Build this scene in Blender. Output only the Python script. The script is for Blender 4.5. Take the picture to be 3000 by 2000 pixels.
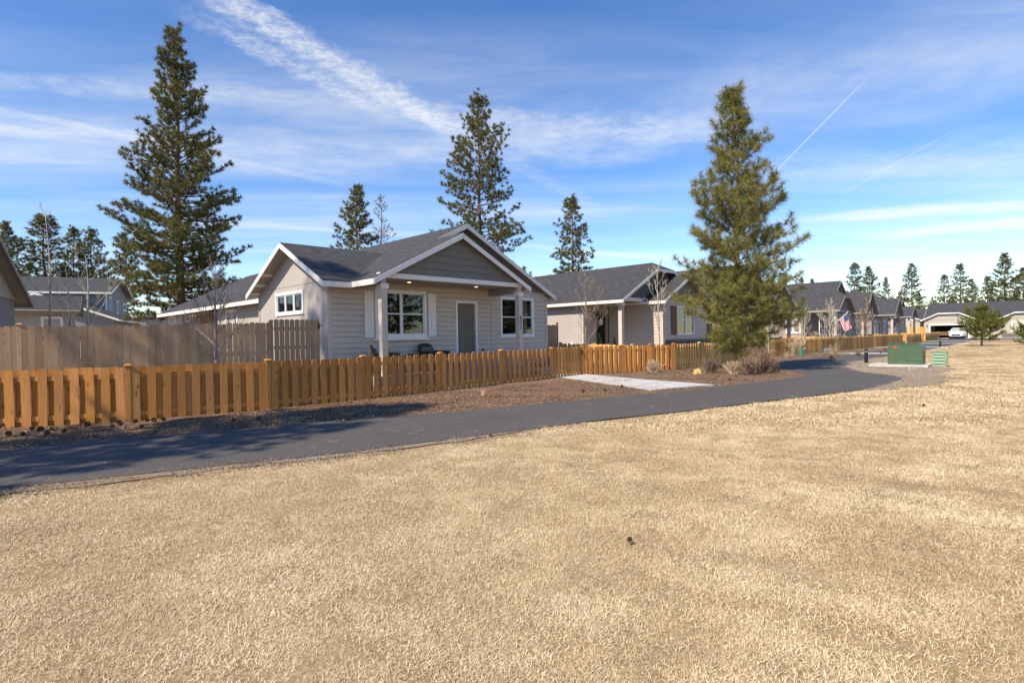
import bpy, bmesh, math, random
import numpy as np
from mathutils import Vector, Matrix, Euler

# ------------------------------------------------------------------ reset
for o in list(bpy.data.objects): bpy.data.objects.remove(o, do_unlink=True)
scene = bpy.context.scene
COL = scene.collection
R = math.radians

# ------------------------------------------------------------------ camera
EYE = 1.55
F_PX = 1623.0; ROLL = .0176; PITCH = -.0085
cam_data = bpy.data.cameras.new('camera')
cam = bpy.data.objects.new('camera', cam_data); COL.objects.link(cam)
cam_data.sensor_width = 36; cam_data.lens = F_PX/3000*36
cam_data.clip_start = .05; cam_data.clip_end = 6000
cam.matrix_world = Matrix.Translation((0, 0, EYE)) @ Matrix.Rotation(math.pi/2+PITCH, 4, 'X') @ Matrix.Rotation(-ROLL, 4, 'Z')
scene.camera = cam

# ------------------------------------------------------------------ light
SUN_EL = R(46); SUN_DIR = Vector((-.722*math.cos(SUN_EL), -.692*math.cos(SUN_EL), math.sin(SUN_EL)))   # towards the sun
sd_ = bpy.data.lights.new('sun', 'SUN'); sd_.energy = 3.3; sd_.angle = R(.53); sd_.color = (1, .94, .85)
sun = bpy.data.objects.new('sun', sd_); COL.objects.link(sun)
sun.rotation_euler = SUN_DIR.to_track_quat('Z', 'Y').to_euler()
vs = scene.view_settings
vs.view_transform = 'Standard'; vs.look = 'None'; vs.exposure = .92; vs.gamma = 1; vs.use_curve_mapping = False
vs.use_white_balance = True; vs.white_balance_temperature = 7400; vs.white_balance_tint = 9

cy = scene.cycles; cy.max_bounces = 5; cy.diffuse_bounces = 2; cy.glossy_bounces = 2; cy.transmission_bounces = 3; cy.transparent_max_bounces = 6
world = bpy.data.worlds.new('World'); scene.world = world; world.use_nodes = True
world.cycles.sampling_method = 'MANUAL'; world.cycles.sample_map_resolution = 256
wn = world.node_tree; wn.nodes.clear()

# --- picture helpers: a pixel of the 3000 x 2000 photograph gives a direction
CR, SR, CP, SP = math.cos(ROLL), math.sin(ROLL), math.cos(PITCH), math.sin(PITCH)
def ray(u, v):
    xx = (u-1500)/F_PX; yy = (1000-v)/F_PX
    x = xx*CR+yy*SR; zu = -xx*SR+yy*CR
    return Vector((x, CP-zu*SP, SP+zu*CP))
def on_ground(u, v, z=0):
    r = ray(u, v); return Vector((0, 0, EYE))+r*((z-EYE)/r.z)
def at_depth(u, v, y):
    r = ray(u, v); return Vector((0, 0, EYE))+r*(y/r.y)

def wnode(t, **kw):
    n = wn.nodes.new(t)
    for k, v in kw.items(): setattr(n, k, v)
    return n
def wmath(op, a, b=None, c=None, clamp=False):
    n = wnode('ShaderNodeMath', operation=op); n.use_clamp = clamp
    for i, x in enumerate((a, b, c)):
        if x is None: continue
        if isinstance(x, (int, float)): n.inputs[i].default_value = x
        else: wn.links.new(x, n.inputs[i])
    return n.outputs[0]
def wsmooth(x, lo, hi):
    n = wnode('ShaderNodeMapRange', interpolation_type='SMOOTHSTEP')
    wn.links.new(x, n.inputs[0]); n.inputs[1].default_value = lo; n.inputs[2].default_value = hi
    n.inputs[3].default_value = 0; n.inputs[4].default_value = 1
    return n.outputs[0]
WN = {}
def wnoise(vec, scale, detail=6, rough=.6, dist=0):
    key = (vec.node.name, scale, detail)
    if key in WN: return WN[key]
    n = wnode('ShaderNodeTexNoise'); wn.links.new(vec, n.inputs['Vector'])
    n.inputs['Scale'].default_value = scale; n.inputs['Detail'].default_value = detail
    n.inputs['Roughness'].default_value = rough; n.inputs['Distortion'].default_value = dist
    WN[key] = n.outputs['Fac']
    return n.outputs['Fac']
sky = wnode('ShaderNodeTexSky', sky_type='NISHITA', sun_disc=False, sun_elevation=SUN_EL,
            sun_rotation=math.atan2(SUN_DIR.x, SUN_DIR.y), altitude=1000, air_density=1.0, dust_density=.15, ozone_density=2.2)
tc = wnode('ShaderNodeTexCoord')
sep = wnode('ShaderNodeSeparateXYZ'); wn.links.new(tc.outputs['Generated'], sep.inputs[0])
dz = wmath('MAXIMUM', sep.outputs['Z'], .012)
PX = wmath('DIVIDE', sep.outputs['X'], dz); PY = wmath('DIVIDE', sep.outputs['Y'], dz)   # a cloud layer one unit up
comb = wnode('ShaderNodeCombineXYZ'); wn.links.new(PX, comb.inputs[0]); wn.links.new(PY, comb.inputs[1])
PV = comb.outputs[0]
def layer(u, v):
    r = ray(u, v); z = max(r.z, .012); return r.x/z, r.y/z
def streak(a, b, width_px, amount, ragged=.6, fade=.15, nscale=9, w_end=None):
    """a straight trail in the cloud layer, named by two directions"""
    ax, ay = layer(*a); bx, by = layer(*b)
    L = math.hypot(bx-ax, by-ay); dx, dy = (bx-ax)/L, (by-ay)/L
    # width in layer units at both ends
    pu, pv = a[0]-b[0], a[1]-b[1]; pl = math.hypot(pu, pv); nu, nv = -pv/pl, pu/pl
    def wid(p, w):
        q = layer(p[0]+nu*w/2, p[1]+nv*w/2); x, y = layer(*p)
        return abs((q[0]-x)*-dy+(q[1]-y)*dx)
    wa = wid(a, width_px); wb = wid(b, w_end or width_px)
    rx = wmath('SUBTRACT', PX, ax); ry = wmath('SUBTRACT', PY, ay)
    t = wmath('DIVIDE', wmath('ADD', wmath('MULTIPLY', rx, dx), wmath('MULTIPLY', ry, dy)), L)
    d = wmath('ADD', wmath('MULTIPLY', rx, -dy), wmath('MULTIPLY', ry, dx))
    wd = wmath('ADD', wmath('MULTIPLY', t, wb-wa), wa); wd = wmath('MAXIMUM', wd, min(wa, wb)*.4)
    d = wmath('DIVIDE', d, wd)
    n1 = wnoise(PV, nscale, 3, .65)
    d = wmath('ABSOLUTE', wmath('ADD', d, wmath('MULTIPLY', wmath('SUBTRACT', n1, .5), ragged*2)))
    m = wmath('SUBTRACT', 1, wsmooth(d, .15, 1.0))
    ends = wmath('MULTIPLY', wsmooth(t, 0-fade, fade), wmath('SUBTRACT', 1, wsmooth(t, 1-fade, 1+fade)))
    tex = wsmooth(wnoise(PV, nscale*2.3, 4, .7), .26, .72)
    tex = wmath('ADD', wmath('MULTIPLY', tex, ragged), 1-ragged)
    return wmath('MULTIPLY', wmath('MULTIPLY', m, ends), wmath('MULTIPLY', tex, amount))
# thin veil of cirrus, in broad patches
stretch = wnode('ShaderNodeMapping'); wn.links.new(PV, stretch.inputs[0])
stretch.inputs['Scale'].default_value = (.42, 1.25, 1); stretch.inputs['Rotation'].default_value = (0, 0, R(-8))
patch = wsmooth(wnoise(stretch.outputs[0], .5, 3, .55, .3), .36, .68)
fine = wsmooth(wnoise(stretch.outputs[0], 2.6, 6, .68, .5), .3, .75)
veil = wmath('MULTIPLY', wmath('MULTIPLY', patch, wmath('ADD', wmath('MULTIPLY', fine, .6), .4)), .55)
veil = wmath('MULTIPLY', veil, wmath('MULTIPLY', wsmooth(sep.outputs['Z'], .60, .26), wmath('ADD', wmath('MULTIPLY', wsmooth(sep.outputs['Z'], .04, .24), .75), .25)))
parts = [veil,
    streak((850, 470), (2050, 400), 230, .34, .85, .3, 1.2, 260),
    streak((1150, 330), (2100, 400), 120, .34, .9, .3, 5, 120),
    streak((1900, 330), (3400, 120), 420, .26, .6, .3, 1.2, 500),
    streak((2150, 520), (3400, 420), 190, .30, .7, .3, 1.2, 240),
    streak((-300, 330), (900, 470), 170, .26, .8, .3, 1.2, 170),
    streak((560, -60), (1350, 400), 135, .62, .75, .14, 11, 90),
    streak((600, 60), (1120, 330), 110, .4, .9, .2, 11, 60),
    streak((1330, 380), (1760, 620), 70, .16, .8, .3, 5, 50),
    streak((-200, 290), (420, 400), 30, .34, .7, .3, 5),
    streak((-300, 360), (700, 420), 60, .34, .8, .3, 5),
    streak((-200, 225), (1050, 300), 80, .26, .8, .3, 5),
    streak((380, 400), (1000, 540), 26, .24, .7, .3, 5),
    streak((2258, 518), (2520, 250), 9, .30, .3, .14, 11),
    streak((2470, 568), (2780, 390), 8, .18, .3, .15, 11),
    streak((2380, 640), (3300, 585), 48, .75, .5, .25, 1.2, 60),
    streak((2600, 690), (3300, 620), 50, .75, .5, .25, 1.2, 60),
    streak((600, 655), (1300, 690), 26, .4, .5, .3, 1.2),
    streak((1450, 712), (2300, 790), 26, .5, .5, .3, 1.2),
    streak((2500, 770), (3200, 745), 26, .4, .5, .3, 1.2),
]
mask = parts[0]
for p_ in parts[1:]:
    mask = wmath('SUBTRACT', 1, wmath('MULTIPLY', wmath('SUBTRACT', 1, mask), wmath('SUBTRACT', 1, p_, clamp=True)))
mask = wmath('MULTIPLY', mask, 1, clamp=True)
bg1 = wnode('ShaderNodeBackground'); bg1.inputs['Strength'].default_value = .125
hsv = wnode('ShaderNodeHueSaturation'); hsv.inputs['Saturation'].default_value = 1.32; hsv.inputs['Hue'].default_value = .511
wn.links.new(sky.outputs[0], hsv.inputs['Color']); wn.links.new(hsv.outputs[0], bg1.inputs['Color'])
bg2 = wnode('ShaderNodeBackground'); bg2.inputs['Color'].default_value = (.87, .93, 1, 1); bg2.inputs['Strength'].default_value = .62
mixw = wnode('ShaderNodeMixShader'); wn.links.new(mask, mixw.inputs[0]); wn.links.new(bg1.outputs[0], mixw.inputs[1]); wn.links.new(bg2.outputs[0], mixw.inputs[2])
wo = wnode('ShaderNodeOutputWorld'); wn.links.new(mixw.outputs[0], wo.inputs[0])

# ------------------------------------------------------------------ row frame: s along the street, n back from the fronts
AZ = .788
D1 = Vector((math.cos(AZ), math.sin(AZ), 0)); D2 = Vector((-math.sin(AZ), math.cos(AZ), 0))
C0 = at_depth(958, 900, 17.4); C0.z = 0
def row(s, n, z=0): return C0+D1*s+D2*n+Vector((0, 0, z))
def to_row(x, y):
    q = Vector((x, y, 0))-C0; return q.dot(D1), q.dot(D2)
def smooth01(t):
    t = min(1, max(0, t)); return t*t*(3-2*t)
def hgt(x, y):
    s, n = to_row(x, y)
    k = .33*smooth01((n+2.9)/3.2)
    return k*(1-.5*smooth01((s-25)/30))

# ------------------------------------------------------------------ materials
MAT = {}
def new_mat(name):
    m = bpy.data.materials.new(name); m.use_nodes = True
    nt = m.node_tree; b = nt.nodes['Principled BSDF']; MAT[name] = m
    return m, nt, b
def N(nt, t, **kw):
    n = nt.nodes.new(t)
    for k, v in kw.items(): setattr(n, k, v)
    return n
def ramp(nt, fac, stops):
    r = N(nt, 'ShaderNodeValToRGB'); nt.links.new(fac, r.inputs[0])
    e = r.color_ramp.elements
    while len(e) < len(stops): e.new(.5)
    for el, (p, c) in zip(e, stops): el.position = p; el.color = (*c, 1)
    return r.outputs[0]
def noise(nt, vec, scale, detail=4, rough=.6, dist=0):
    n = N(nt, 'ShaderNodeTexNoise')
    if vec is not None: nt.links.new(vec, n.inputs['Vector'])
    n.inputs['Scale'].default_value = scale; n.inputs['Detail'].default_value = detail; n.inputs['Roughness'].default_value = rough
    n.inputs['Distortion'].default_value = dist
    return n.outputs['Fac']
def mapping(nt, vec, sc, rot=(0, 0, 0)):
    n = N(nt, 'ShaderNodeMapping'); nt.links.new(vec, n.inputs[0]); n.inputs['Scale'].default_value = sc; n.inputs['Rotation'].default_value = rot
    return n.outputs[0]
def mixc(nt, fac, a, b, mode='MIX'):
    n = N(nt, 'ShaderNodeMix', data_type='RGBA', blend_type=mode)
    for i, x in ((0, fac), (6, a), (7, b)):
        if isinstance(x, (int, float)): n.inputs[i].default_value = x
        elif isinstance(x, tuple): n.inputs[i].default_value = (*x, 1)
        else: nt.links.new(x, n.inputs[i])
    return n.outputs[2]
def mth(nt, op, a, b=None):
    n = N(nt, 'ShaderNodeMath', operation=op)
    for i, x in enumerate((a, b)):
        if x is None: continue
        if isinstance(x, (int, float)): n.inputs[i].default_value = x
        else: nt.links.new(x, n.inputs[i])
    return n.outputs[0]
def bump(nt, b, height, strength=.3, dist=.01):
    n = N(nt, 'ShaderNodeBump'); n.inputs['Strength'].default_value = strength; n.inputs['Distance'].default_value = dist
    nt.links.new(height, n.inputs['Height']); nt.links.new(n.outputs[0], b.inputs['Normal'])
def hexc(r, g, b): return tuple(((x/255+.055)/1.055)**2.4 if x > 10 else x/255/12.92 for x in (r, g, b))
def uvn(nt): return N(nt, 'ShaderNodeUVMap').outputs[0]
def objc(nt): return N(nt, 'ShaderNodeTexCoord').outputs['Object']
def orand(nt): return N(nt, 'ShaderNodeObjectInfo').outputs['Random']
def geopos(nt): return N(nt, 'ShaderNodeNewGeometry').outputs['Position']

def paint(name, c, rough=.6, var=.12, scale=3, bumps=.12, bscale=60, spec=.3):
    m, nt, b = new_mat(name)
    f = noise(nt, objc(nt), scale, 6, .65)
    lo = tuple(x*(1-var) for x in c); hi = tuple(min(1, x*(1+var)) for x in c)
    nt.links.new(ramp(nt, f, [(.3, lo), (.7, hi)]), b.inputs['Base Color'])
    b.inputs['Roughness'].default_value = rough; b.inputs['Specular IOR Level'].default_value = spec
    if bumps: bump(nt, b, noise(nt, objc(nt), bscale, 3), bumps, .004)
    return m
def siding(name, c, exposure=None, groove=None, var=.08):
    """painted cladding; far walls take their laps from the relief of the material"""
    m, nt, b = new_mat(name); uv = uvn(nt)
    g = noise(nt, mapping(nt, uv, (4, 60, 1)) if not groove else mapping(nt, uv, (60, 4, 1)), 1, 5, .7)
    big = noise(nt, uv, .7, 4)
    col = ramp(nt, big, [(.3, tuple(x*(1-var) for x in c)), (.7, tuple(x*(1+var) for x in c))])
    col = mixc(nt, .25, col, ramp(nt, g, [(.3, tuple(x*.8 for x in c)), (.7, tuple(x*1.1 for x in c))]))
    sx = N(nt, 'ShaderNodeSeparateXYZ'); nt.links.new(uv, sx.inputs[0])
    h = None
    if exposure:
        saw = mth(nt, 'FRACT', mth(nt, 'DIVIDE', sx.outputs[1], exposure))
        h = mth(nt, 'SUBTRACT', 1, saw)
        line = mth(nt, 'LESS_THAN', saw, .07)
        col = mixc(nt, mth(nt, 'MULTIPLY', line, .55), col, tuple(x*.35 for x in c))
    if groove:
        saw = mth(nt, 'FRACT', mth(nt, 'DIVIDE', sx.outputs[0], groove))
        line = mth(nt, 'LESS_THAN', saw, .09)
        h = mth(nt, 'SUBTRACT', 1, line)
        col = mixc(nt, mth(nt, 'MULTIPLY', line, .45), col, tuple(x*.4 for x in c))
    nt.links.new(col, b.inputs['Base Color']); b.inputs['Roughness'].default_value = .7; b.inputs['Specular IOR Level'].default_value = .25
    if h is not None: bump(nt, b, h, .6, .012)
    else: bump(nt, b, g, .25, .003)
    return m
def shingles(name, c):
    m, nt, b = new_mat(name); uv = uvn(nt)
    br = N(nt, 'ShaderNodeTexBrick'); nt.links.new(uv, br.inputs['Vector'])
    br.offset = .37; br.offset_frequency = 2; br.squash = .7; br.squash_frequency = 3
    for k, v in (('Scale', 1), ('Mortar Size', .009), ('Mortar Smooth', .3), ('Bias', 0), ('Brick Width', .30), ('Row Height', .142)): br.inputs[k].default_value = v
    br.inputs['Color1'].default_value = (.0, .0, .0, 1); br.inputs['Color2'].default_value = (1, 1, 1, 1); br.inputs['Mortar'].default_value = (.5, .5, .5, 1)
    tone = ramp(nt, br.outputs['Color'], [(0, tuple(x*.62 for x in c)), (.45, c), (.8, tuple(x*1.2 for x in c)), (1, tuple(x*1.75 for x in c))])
    dash = noise(nt, mapping(nt, uv, (2.6, 7.05, 1)), 1, 2, .5)
    tone = mixc(nt, .6, tone, ramp(nt, dash, [(.32, tuple(x*.45 for x in c)), (.5, c), (.66, tuple(x*2.3 for x in c))]))
    sp = noise(nt, uv, 90, 3, .8)
    tone = mixc(nt, .3, tone, ramp(nt, sp, [(.35, tuple(x*.5 for x in c)), (.65, tuple(x*1.6 for x in c))]))
    big = noise(nt, uv, .5, 4)
    tone = mixc(nt, .25, tone, ramp(nt, big, [(.3, tuple(x*.75 for x in c)), (.7, tuple(x*1.2 for x in c))]))
    tone = mixc(nt, mth(nt, 'MULTIPLY', br.outputs['Fac'], .8), tone, tuple(x*.28 for x in c))
    nt.links.new(tone, b.inputs['Base Color']); b.inputs['Roughness'].default_value = .88; b.inputs['Specular IOR Level'].default_value = .3
    sx = N(nt, 'ShaderNodeSeparateXYZ'); nt.links.new(uv, sx.inputs[0])
    saw = mth(nt, 'FRACT', mth(nt, 'DIVIDE', sx.outputs[1], .142))
    hh = mth(nt, 'ADD', mth(nt, 'SUBTRACT', 1, saw), mth(nt, 'MULTIPLY', br.outputs['Color'], .5))
    hh = mth(nt, 'SUBTRACT', hh, mth(nt, 'MULTIPLY', br.outputs['Fac'], .6))
    bump(nt, b, hh, .7, .012)
    return m
def wood(name, base, dark, light, grey=None, rough=.75):
    """boards: tone by board, grain along the height, a few knots"""
    m, nt, b = new_mat(name); oc = objc(nt); rn = orand(nt)
    off = N(nt, 'ShaderNodeVectorMath', operation='ADD'); nt.links.new(oc, off.inputs[0])
    cv = N(nt, 'ShaderNodeCombineXYZ'); nt.links.new(mth(nt, 'MULTIPLY', rn, 37), cv.inputs[0]); nt.links.new(mth(nt, 'MULTIPLY', rn, 91), cv.inputs[2])
    nt.links.new(cv.outputs[0], off.inputs[1]); v = off.outputs[0]
    gr = noise(nt, mapping(nt, v, (70, 70, 3.5)), 1, 5, .65, .6)
    bl = noise(nt, mapping(nt, v, (6, 6, 1.6)), 1, 5, .6)
    col = ramp(nt, rn, [(0, dark), (.3, base), (.7, base), (1, light)])
    col = mixc(nt, .45, col, ramp(nt, bl, [(.32, dark), (.52, base), (.72, light)]))
    col = mixc(nt, .45, col, ramp(nt, gr, [(.3, tuple(x*.55 for x in dark)), (.6, tuple(x*1.12 for x in base))]), 'MIX')
    kn = N(nt, 'ShaderNodeTexVoronoi'); nt.links.new(mapping(nt, v, (7, 7, 2.6)), kn.inputs['Vector']); kn.inputs['Scale'].default_value = 1
    knot = mth(nt, 'LESS_THAN', kn.outputs['Distance'], .13)
    col = mixc(nt, mth(nt, 'MULTIPLY', knot, .6), col, tuple(x*.35 for x in dark))
    if grey:
        gb = noise(nt, mapping(nt, v, (9, 9, .9)), 1, 5, .7)
        col = mixc(nt, ramp(nt, gb, [(.42, (0, 0, 0)), (.68, (.8, .8, .8))]), col, grey)
    hv = N(nt, 'ShaderNodeHueSaturation'); nt.links.new(col, hv.inputs['Color'])
    nt.links.new(mth(nt, 'ADD', mth(nt, 'MULTIPLY', mth(nt, 'FRACT', mth(nt, 'MULTIPLY', rn, 7.3)), .32), .82), hv.inputs['Value'])
    nt.links.new(mth(nt, 'ADD', mth(nt, 'MULTIPLY', mth(nt, 'FRACT', mth(nt, 'MULTIPLY', rn, 13.7)), .06), .96), hv.inputs['Saturation'])
    nt.links.new(hv.outputs[0], b.inputs['Base Color']); b.inputs['Roughness'].default_value = rough; b.inputs['Specular IOR Level'].default_value = .2
    bump(nt, b, gr, .35, .004)
    return m
def plain(name, c, rough=.5, metal=0, spec=.5, emit=0):
    m, nt, b = new_mat(name); b.inputs['Base Color'].default_value = (*c, 1); b.inputs['Roughness'].default_value = rough
    b.inputs['Metallic'].default_value = metal; b.inputs['Specular IOR Level'].default_value = spec
    if emit: b.inputs['Emission Color'].default_value = (*c, 1); b.inputs['Emission Strength'].default_value = emit
    return m

SID = (.60, .51, .43)
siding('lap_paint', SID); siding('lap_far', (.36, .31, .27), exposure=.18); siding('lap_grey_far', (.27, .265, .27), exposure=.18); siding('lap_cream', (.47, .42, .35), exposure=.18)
siding('panel_paint', (.47, .42, .38), groove=.1); siding('batten_grey', (.24, .235, .24), groove=.3)
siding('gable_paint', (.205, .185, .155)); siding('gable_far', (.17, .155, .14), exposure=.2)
paint('white_trim', (.86, .835, .80), .5, .03, 3, .05); paint('cream_trim', (.80, .74, .67), .55, .05)
paint('vinyl_white', (.82, .82, .82), .35, .02, 3, 0); paint('door_grey', (.18, .158, .13), .45, .06)
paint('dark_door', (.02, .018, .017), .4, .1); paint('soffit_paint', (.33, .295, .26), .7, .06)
paint('concrete', (.52, .50, .475), .85, .16, 3, .3, 120); paint('concrete_grey', (.36, .36, .36), .85, .15, 5, .3, 100)
shingles('shingle_dark', (.06, .058, .06)); shingles('shingle_far', (.062, .061, .064))
wood('cedar', (.58, .25, .07), (.41, .155, .038), (.69, .345, .115))
wood('cedar_pale', (.70, .43, .16), (.58, .31, .10), (.78, .52, .22))
wood('cedar_weathered', (.46, .275, .145), (.28, .15, .07), (.56, .37, .215), grey=(.38, .29, .215))
wood('wood_brown', (.2, .11, .06), (.12, .06, .03), (.26, .15, .08))
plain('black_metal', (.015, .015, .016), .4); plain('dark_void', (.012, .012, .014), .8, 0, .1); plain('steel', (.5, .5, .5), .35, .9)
plain('lamp_glow', (1, .8, .5), .4, 0, .5, 1.6); plain('red_paint', (.65, .05, .03), .5); plain('white_paint', (.8, .8, .8), .3)
plain('tyre', (.02, .02, .02), .8, 0, .2); plain('cushion_grey', (.16, .14, .135), .9, 0, .1); plain('cushion_yellow', (.62, .33, .03), .9, 0, .1)
plain('wicker', (.025, .02, .018), .6); plain('blanket_ochre', (.42, .22, .06), .95, 0, .1); plain('car_white', (.78, .78, .78), .18, 0, .6)
plain('bulb_glass', (.75, .75, .72), .15); plain('orange_plastic', (.75, .12, .03), .45); plain('tubing', (.03, .025, .022), .5)
plain('flag_red', (.55, .03, .05), .8, 0, .2); plain('flag_white', (.8, .78, .76), .8, 0, .2); plain('flag_blue', (.03, .045, .16), .8, 0, .2)
plain('curtain', (.42, .45, .48), .9, 0, .1); plain('wreath_white', (.75, .75, .72), .8); plain('tinsel_green', (.02, .08, .03), .8)
paint('box_green', (.075, .125, .07), .42, .1, 4, .05); paint('box_pale_green', (.24, .36, .24), .6, .12, 6, .1); paint('pedestal_green', (.10, .17, .12), .55, .1)
paint('sand_rock', (.62, .40, .17), .9, .25, 6, .6, 14); paint('ledge_stone', (.16, .14, .13), .9, .45, 7, .6, 25)

# glass
m, nt, b = new_mat('glass'); b.inputs['Base Color'].default_value = (.012, .014, .016, 1); b.inputs['Roughness'].default_value = .02; b.inputs['Specular IOR Level'].default_value = .9
tr = N(nt, 'ShaderNodeBsdfTransparent'); tr.inputs[0].default_value = (.62, .66, .66, 1); mx = N(nt, 'ShaderNodeMixShader'); mx.inputs[0].default_value = .45
gl = N(nt, 'ShaderNodeBsdfGlossy'); gl.inputs['Roughness'].default_value = .015; fr_ = N(nt, 'ShaderNodeFresnel'); fr_.inputs[0].default_value = 1.75
nt.links.new(fr_.outputs[0], mx.inputs[0]); nt.links.new(tr.outputs[0], mx.inputs[1]); nt.links.new(gl.outputs[0], mx.inputs[2]); nt.links.new(mx.outputs[0], nt.nodes['Material Output'].inputs[0])

# asphalt
m, nt, b = new_mat('asphalt'); gp = geopos(nt)
f1 = noise(nt, gp, 60, 5, .85); f2 = noise(nt, gp, .8, 5, .6); f3 = noise(nt, gp, 14, 4, .6)
c_ = ramp(nt, f1, [(.3, (.03, .0268, .0245)), (.5, (.084, .076, .07)), (.72, (.22, .198, .18))])
c_ = mixc(nt, .3, c_, ramp(nt, f2, [(.3, (.06, .055, .051)), (.7, (.118, .107, .098))])); c_ = mixc(nt, .15, c_, ramp(nt, f3, [(.35, (.06, .057, .056)), (.65, (.15, .14, .13))]))
nt.links.new(c_, b.inputs['Base Color']); b.inputs['Roughness'].default_value = .85; b.inputs['Specular IOR Level'].default_value = .3; bump(nt, b, f1, .6, .008)

# dry lawn soil, under the blades
def ground_mat(name, stops1, sc1, stops2, sc2, fine, finesc, bstr=.6):
    m, nt, b = new_mat(name); gp = geopos(nt)
    c = mixc(nt, .5, ramp(nt, noise(nt, gp, sc1, 6, .65), stops1), ramp(nt, noise(nt, gp, sc2, 5, .65), stops2))
    fn = noise(nt, gp, finesc, 4, .8)
    c = mixc(nt, .55, c, ramp(nt, fn, fine)); nt.links.new(c, b.inputs['Base Color'])
    b.inputs['Roughness'].default_value = .95; b.inputs['Specular IOR Level'].default_value = .1; bump(nt, b, fn, bstr, .02)
    return m
ground_mat('lawn_soil', [(.3, (.22, .14, .07)), (.7, (.46, .33, .19))], .35, [(.3, (.18, .115, .06)), (.7, (.48, .35, .2))], 2.2, [(.3, (.12, .075, .035)), (.5, (.34, .24, .13)), (.7, (.58, .45, .28))], 26)
ground_mat('mulch', [(.3, (.16, .095, .06)), (.7, (.27, .18, .125))], .5, [(.3, (.14, .085, .055)), (.7, (.30, .2, .14))], 3, [(.3, (.05, .03, .022)), (.5, (.2, .125, .085)), (.72, (.48, .37, .29))], 34, .9)
ground_mat('gravel', [(.3, (.22, .17, .125)), (.7, (.36, .28, .21))], .6, [(.3, (.2, .15, .11)), (.7, (.38, .3, .225))], 4, [(.3, (.1, .075, .055)), (.5, (.3, .235, .175)), (.7, (.5, .42, .34))], 40, .9)

# plants
def leafy(name, stops, trans=.3, rough=.6, pos_scale=.8, pos_stops=None):
    m, nt, b = new_mat(name)
    gi = N(nt, 'ShaderNodeNewGeometry')
    c = ramp(nt, gi.outputs['Random Per Island'], stops)
    if pos_stops: c = mixc(nt, .4, c, ramp(nt, noise(nt, gi.outputs['Position'], pos_scale, 4, .6), pos_stops))
    nt.links.new(c, b.inputs['Base Color']); b.inputs['Roughness'].default_value = rough; b.inputs['Specular IOR Level'].default_value = .25
    if trans:
        t = N(nt, 'ShaderNodeBsdfTranslucent'); nt.links.new(c, t.inputs[0]); x = N(nt, 'ShaderNodeMixShader'); x.inputs[0].default_value = trans
        nt.links.new(b.outputs[0], x.inputs[1]); nt.links.new(t.outputs[0], x.inputs[2]); nt.links.new(x.outputs[0], nt.nodes['Material Output'].inputs[0])
    return m
leafy('needles_dark', [(0, (.07, .08, .026)), (.5, (.15, .15, .045)), (.85, (.24, .21, .07)), (1, (.32, .25, .10))], .2, .5, .9, [(.3, (.08, .09, .03)), (.7, (.22, .195, .06))])
leafy('needles_young', [(0, (.11, .125, .032)), (.5, (.24, .235, .06)), (.85, (.37, .32, .09)), (1, (.5, .38, .16))], .25, .5, 1.3, [(.3, (.12, .13, .036)), (.7, (.34, .30, .085))])
leafy('needles_pale', [(0, (.10, .10, .06)), (.5, (.19, .17, .10)), (1, (.30, .25, .15))], .2)
leafy('needles_mugo', [(0, (.08, .11, .018)), (.5, (.18, .2, .036)), (1, (.32, .3, .07))], .2)
leafy('grass_blade', [(0, (.30, .19, .09)), (.25, (.56, .40, .22)), (.55, (.78, .61, .39)), (.92, (.93, .80, .59)), (1, (.42, .38, .17))], 0, .7, .9, [(.36, (.38, .25, .13)), (.5, (.70, .535, .32)), (.64, (.92, .77, .53))])
leafy('grass_tan', [(0, (.5, .38, .22)), (1, (.75, .63, .45))], .2, .7)
leafy('chip', [(0, (.06, .034, .022)), (.4, (.17, .105, .066)), (.75, (.30, .205, .14)), (.93, (.46, .35, .26)), (1, (.62, .52, .42))], 0, .9)
leafy('cedar_far', [(0, (.36, .17, .045)), (.3, (.55, .28, .08)), (.7, (.68, .39, .13)), (1, (.78, .5, .21))], 0, .8)
leafy('straw', [(0, (.25, .11, .045)), (.6, (.42, .22, .10)), (1, (.6, .42, .25))], 0, .8)
leafy('pebble', [(0, (.11, .08, .058)), (.5, (.30, .235, .175)), (1, (.55, .46, .37))], 0, .9)
leafy('twig_brown', [(0, (.11, .07, .05)), (.6, (.2, .14, .11)), (1, (.34, .25, .19))], 0, .9)
leafy('twig_tan', [(0, (.42, .31, .18)), (1, (.68, .55, .38))], 0, .9)
leafy('dead_leaf', [(0, (.25, .14, .08)), (.6, (.4, .27, .16)), (1, (.55, .42, .28))], .1, .9)
def bark(name, a, bcol, sc=(6, 6, 1.3)):
    m, nt, b = new_mat(name); oc = objc(nt)
    f = noise(nt, mapping(nt, oc, sc), 1, 6, .7, .4)
    nt.links.new(ramp(nt, f, [(.35, a), (.65, bcol)]), b.inputs['Base Color']); b.inputs['Roughness'].default_value = .95; b.inputs['Specular IOR Level'].default_value = .1; bump(nt, b, f, .8, .05)
bark('bark_pine', (.07, .04, .028), (.34, .19, .12)); bark('bark_grey', (.16, .13, .125), (.38, .33, .31), (30, 30, 8)); bark('bark_pale', (.34, .29, .22), (.66, .58, .46), (30, 30, 6)); bark('bark_twig', (.16, .115, .08), (.40, .31, .22), (20, 20, 6))
bark('cone_scale', (.05, .028, .018), (.2, .11, .065), (40, 40, 40))

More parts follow.
